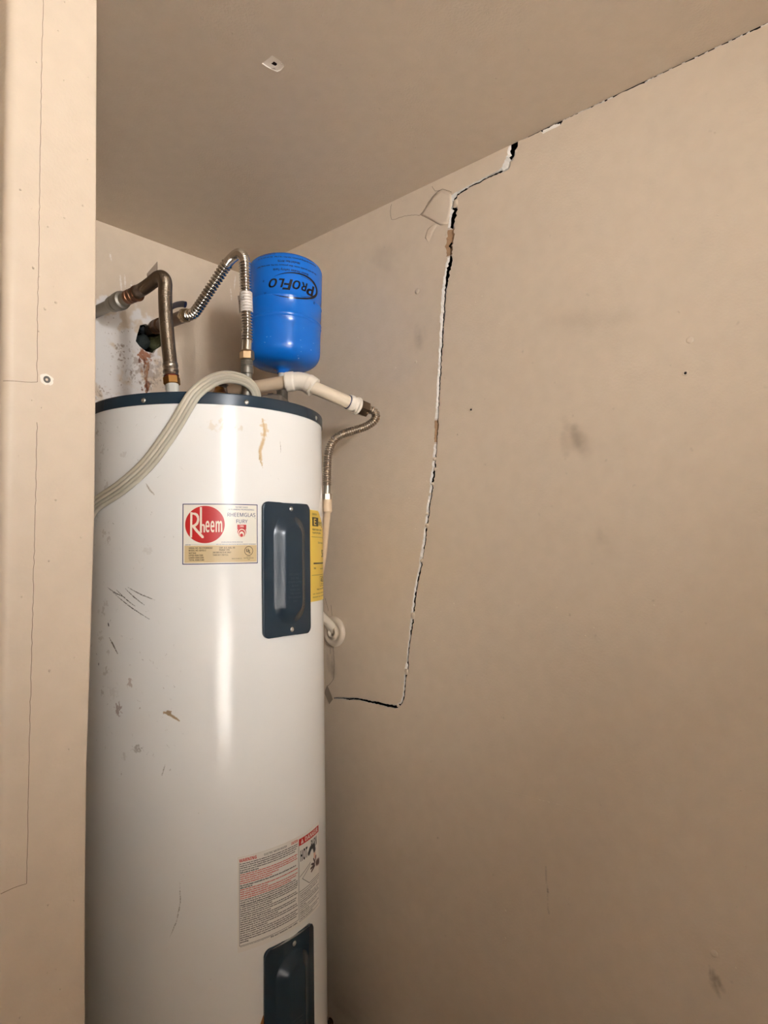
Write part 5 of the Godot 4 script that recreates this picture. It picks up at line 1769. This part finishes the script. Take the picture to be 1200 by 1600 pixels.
func build_relief_line() -> void:
	var cream := paint(Color(0.86, 0.80, 0.71), 0.38)
	var white := paint(Color(0.90, 0.86, 0.80), 0.34)
	var bronze := paint(Color(0.46, 0.40, 0.33), 0.4, 0.95)
	var shiny := steel(0.3, Color(0.66, 0.61, 0.55))
	var s0 := Vector3(-0.3718, 1.9049, 0.4519)
	var e0 := Vector3(-0.2847, 1.9247, 0.5596)
	var e1 := Vector3(-0.2411, 1.9084, 0.6147)
	var f0 := Vector3(-0.1386, 1.8834, 0.6373)
	var o := thing("relief_pipe", "cream plastic relief pipe with a fat elbow running over the heater's lid", "pipe", e0)
	var st := begin()
	tube(st, smooth_path([s0, s0.lerp(e0, 0.5), e0 + (e0 - s0).normalized() * 0.02], 0.01), func(_s: float) -> float: return 0.0160, 22)
	tag(obj("pipe_length", st, paint(Color(0.74, 0.66, 0.56), 0.5), o), "darker cream pipe behind the elbow")
	st = begin()
	var bend := smooth_path([e0, e0.lerp(e1, 0.22) + Vector3(0, 0.0045, 0), e0.lerp(e1, 0.5) + Vector3(0, 0.009, 0), e0.lerp(e1, 0.78) + Vector3(0, 0.007, 0), e1], 0.0015)
	var bl := bend.size() * 0.0015
	tube(st, bend, func(s: float) -> float:
		var f := s / bl
		var collar := smoothstep(0.30, 0.26, f) + smoothstep(0.70, 0.74, f)
		return 0.0222 + 0.0016 * collar - 0.002 * smoothstep(0.03, 0.0, f) - 0.002 * smoothstep(0.97, 1.0, f), 28)
	obj("elbow", st, white, o)
	st = begin()
	tube(st, smooth_path([e1 - (f0 - e1).normalized() * 0.02, e1.lerp(f0, 0.5), f0 + (f0 - e1).normalized() * 0.01], 0.01), func(_s: float) -> float: return 0.0160, 22)
	obj("pipe_length", st, cream, o)
	var d := (f0 - e1).normalized()
	st = begin()
	lathe(st, f0 - d * 0.008, d, [Vector2(0, 0.0), Vector2(0, 0.0195), Vector2(0.003, 0.0205), Vector2(0.012, 0.0205), Vector2(0.016, 0.019), Vector2(0.022, 0.019), Vector2(0.024, 0.0222), Vector2(0.030, 0.0222), Vector2(0.032, 0.019), Vector2(0.032, 0.0)], 24, true)
	obj("coupling", st, white, o)
	st = begin()
	lathe(st, f0 - d * 0.0098, d, [Vector2(0, 0.0), Vector2(0, 0.0178), Vector2(0.002, 0.0178), Vector2(0.002, 0.0)], 22, true)
	obj("blue_primer_ring", st, paint(Color(0.08, 0.13, 0.30), 0.5), o)
	# the hose at its end
	var h := thing("flexible_hose", "slim corrugated steel hose curving down from the cream relief pipe", "hose", f0)
	st = begin()
	nut(st, f0 + d * 0.024, d, 0.0205, 0.026, 0.3)
	tag(obj("end_nut", st, bronze, h), "dull bronze end nut")
	var tip := f0 + d * 0.046
	var run := smooth_path([tip, Vector3(-0.0823, 1.8687, 0.6616), Vector3(-0.0769, 1.8555, 0.6663), Vector3(-0.0834, 1.8404, 0.6621), Vector3(-0.0999, 1.827, 0.6482), Vector3(-0.1235, 1.8169, 0.6281), Vector3(-0.1456, 1.8055, 0.6066), Vector3(-0.1579, 1.7897, 0.5912), Vector3(-0.1618, 1.7645, 0.5798), Vector3(-0.1577, 1.7268, 0.5702), Vector3(-0.1531, 1.6819, 0.5634)], 0.0008)
	st = begin()
	tube(st, run, corrugated(0.0100, 0.0012, 0.0056), 20)
	obj("corrugated_pipe", st, shiny, h)
	var q := run[run.size() - 1]
	var down := Vector3(0.002, -1, 0).normalized()
	st = begin()
	lathe(st, q - down * 0.003, down, [Vector2(0, 0.0), Vector2(0, 0.0082), Vector2(0.028, 0.0082), Vector2(0.028, 0.0)], 18, true)
	obj("smooth_cuff", st, steel(0.4, Color(0.68, 0.65, 0.60)), h)
	st = begin()
	nut(st, q + down * 0.022, down, 0.0118, 0.017, 0.15)
	tag(obj("nut", st, steel(0.42, Color(0.70, 0.66, 0.60)), h), "small bright hexagonal nut")
	# painted drop pipe, down behind the heater and out through the wall
	var pnt := paint(Color(0.85, 0.75, 0.62), 0.45)
	var k := thing("drain_pipe", "peach painted drain pipe dropping behind the heater's right edge", "pipe", q + down * 0.037)
	var top := q + down * 0.037
	st = begin()
	lathe(st, top, down, [Vector2(0, 0.0), Vector2(0, 0.0112), Vector2(0.024, 0.0118), Vector2(0.030, 0.0118), Vector2(0.034, 0.0095), Vector2(0.034, 0)], 18, true)
	obj("pipe_socket", st, pnt, k)
	st = begin()
	var elbow_at := Vector3(-0.0873, 1.3503, 0.4541)
	var wall_at := Vector3(0.012, 1.2892, 0.4178)
	tube(st, smooth_path([top + down * 0.03, Vector3(-0.1409, 1.549, 0.5414), Vector3(-0.1286, 1.4999, 0.5204), Vector3(-0.1098, 1.4323, 0.4821)], 0.006), func(_s: float) -> float: return 0.0082, 18)
	obj("drop_length", st, pnt, k)
	st = begin()
	tube(st, smooth_path([Vector3(-0.1065, 1.4355, 0.4786), Vector3(-0.0967, 1.3888, 0.4624), elbow_at, elbow_at.lerp(wall_at, 0.15), elbow_at.lerp(wall_at, 0.5), wall_at], 0.004), func(_s: float) -> float: return 0.0125, 20)
	obj("wall_length", st, paint(Color(0.87, 0.83, 0.76), 0.4), k)
	var r := thing("pipe_escutcheon", "round cream pipe collar on the right wall below the yellow label", "pipe collar", Vector3(0, 1.2892, 0.4276))
	st = begin()
	lathe(st, Vector3(0, 1.2892, 0.4276), Vector3(-1, 0, 0), [Vector2(-0.002, 0.042), Vector2(0.003, 0.042), Vector2(0.008, 0.040), Vector2(0.011, 0.036), Vector2(0.0115, 0.031), Vector2(0.009, 0.026), Vector2(0.008, 0.021), Vector2(0.011, 0.018), Vector2(0.014, 0.0155), Vector2(0.014, 0.012), Vector2(0.0, 0.012)], 36)
	obj("collar", st, paint(Color(0.82, 0.76, 0.68), 0.36), r)
	# a small brass elbow low on the wall, just in sight beside the heater
	var z := thing("pipe_elbow", "small dark brass pipe end low on the wall beside the heater", "pipe fitting", Vector3(0, 0.2281, 0.3952))
	st = begin()
	var zb := Vector3(0, 0.2281, 0.3952)
	lathe(st, zb + Vector3(0.004, 0, 0), Vector3(-1, 0, 0), [Vector2(0, 0.0), Vector2(0, 0.010), Vector2(0.004, 0.010), Vector2(0.005, 0.006), Vector2(0.014, 0.006), Vector2(0.014, 0.008), Vector2(0.020, 0.008), Vector2(0.020, 0.0)], 16, true)
	obj("elbow_body", st, paint(Color(0.34, 0.27, 0.20), 0.4, 0.9), z)

# ------------------------------------------------------------------ cables

func build_cables() -> void:
	var tones := [Color(0.77, 0.75, 0.68), Color(0.73, 0.71, 0.64), Color(0.79, 0.76, 0.69), Color(0.75, 0.72, 0.64)]
	var labels := ["grey-white cable over the rim, uppermost of the four side by side", "grey-white cable over the rim, second from the top of the four side by side", "grey-white cable over the rim, third from the top of the four side by side", "grey-white cable over the rim, lowest of the four side by side"]
	var runs := [[Vector3(-0.6715, 1.5927, 0.3796), Vector3(-0.6715, 1.6098, 0.4107), Vector3(-0.6556, 1.6411, 0.4895), Vector3(-0.6301, 1.6843, 0.5427), Vector3(-0.6076, 1.7314, 0.5742), Vector3(-0.5901, 1.7713, 0.5936), Vector3(-0.5796, 1.8024, 0.6097), Vector3(-0.5686, 1.8271, 0.619), Vector3(-0.559, 1.8378, 0.6201), Vector3(-0.547, 1.8483, 0.6188), Vector3(-0.5283, 1.8608, 0.6102), Vector3(-0.5058, 1.8735, 0.5945), Vector3(-0.4618, 1.8922, 0.5674), Vector3(-0.4168, 1.9031, 0.5437), Vector3(-0.3822, 1.9053, 0.53), Vector3(-0.3605, 1.8981, 0.5236), Vector3(-0.349, 1.8833, 0.52), Vector3(-0.3427, 1.8552, 0.5138), Vector3(-0.342, 1.837, 0.5128)], [Vector3(-0.6703, 1.5982, 0.3641), Vector3(-0.6719, 1.6161, 0.4014), Vector3(-0.6575, 1.6472, 0.4839), Vector3(-0.6331, 1.6896, 0.5377), Vector3(-0.6114, 1.7359, 0.5695), Vector3(-0.5943, 1.7752, 0.5893), Vector3(-0.584, 1.806, 0.6058), Vector3(-0.5727, 1.8311, 0.6156), Vector3(-0.5616, 1.8431, 0.6161), Vector3(-0.5487, 1.8543, 0.6145), Vector3(-0.5291, 1.8675, 0.6054), Vector3(-0.5056, 1.8805, 0.5908), Vector3(-0.4606, 1.8995, 0.565), Vector3(-0.4143, 1.9098, 0.5426), Vector3(-0.3787, 1.9105, 0.53), Vector3(-0.3562, 1.9013, 0.5242), Vector3(-0.3444, 1.8847, 0.5208), Vector3(-0.338, 1.8559, 0.5147), Vector3(-0.3373, 1.8375, 0.5136)], [Vector3(-0.6676, 1.604, 0.3452), Vector3(-0.6719, 1.6224, 0.3915), Vector3(-0.6594, 1.6534, 0.4781), Vector3(-0.6361, 1.6949, 0.5326), Vector3(-0.6151, 1.7404, 0.5647), Vector3(-0.5984, 1.7792, 0.5849), Vector3(-0.5883, 1.8097, 0.6017), Vector3(-0.5769, 1.8352, 0.6121), Vector3(-0.5643, 1.8485, 0.6121), Vector3(-0.5504, 1.8603, 0.61), Vector3(-0.5298, 1.8741, 0.6007), Vector3(-0.5055, 1.8876, 0.5871), Vector3(-0.4593, 1.9068, 0.5626), Vector3(-0.4118, 1.9166, 0.5416), Vector3(-0.3751, 1.9158, 0.53), Vector3(-0.3519, 1.9045, 0.5248), Vector3(-0.3398, 1.8861, 0.5216), Vector3(-0.3333, 1.8566, 0.5155), Vector3(-0.3326, 1.8381, 0.5145)], [Vector3(-0.6615, 1.6105, 0.3186), Vector3(-0.6716, 1.6289, 0.3805), Vector3(-0.6612, 1.6597, 0.4721), Vector3(-0.6389, 1.7002, 0.5273), Vector3(-0.6187, 1.745, 0.5598), Vector3(-0.6025, 1.7831, 0.5803), Vector3(-0.5926, 1.8134, 0.5975), Vector3(-0.581, 1.8393, 0.6085), Vector3(-0.567, 1.8539, 0.6081), Vector3(-0.5522, 1.8663, 0.6056), Vector3(-0.5306, 1.8808, 0.5959), Vector3(-0.5054, 1.8947, 0.5834), Vector3(-0.458, 1.9142, 0.5602), Vector3(-0.4093, 1.9234, 0.5406), Vector3(-0.3715, 1.9211, 0.5301), Vector3(-0.3477, 1.9077, 0.5255), Vector3(-0.3352, 1.8875, 0.5224), Vector3(-0.3286, 1.8574, 0.5164), Vector3(-0.3279, 1.8386, 0.5153)]]
	for k in 4:
		var st := begin()
		var p := smooth_path(runs[k], 0.004)
		tube(st, p, func(_s: float) -> float: return 0.0047, 14)
		var o := obj("power_cable", st, paint(tones[k], 0.42))
		tag(o, labels[3 - k], "cable", "grey-white cables over the heater's rim")
	var st := begin()
	tube(st, smooth_path([Vector3(-0.3658, 1.8974, 0.4277), Vector3(-0.3537, 1.9081, 0.4424), Vector3(-0.3383, 1.9172, 0.4606), Vector3(-0.324, 1.9262, 0.4777), Vector3(-0.3225, 1.9157, 0.4934), Vector3(-0.3203, 1.8847, 0.5004), Vector3(-0.3211, 1.8524, 0.5038)], 0.004), func(_s: float) -> float: return 0.0052, 14)
	tag(obj("power_cable", st, paint(Color(0.78, 0.75, 0.68), 0.42)), "short pale cable lying flat on the lid behind the bundled loop", "cable")
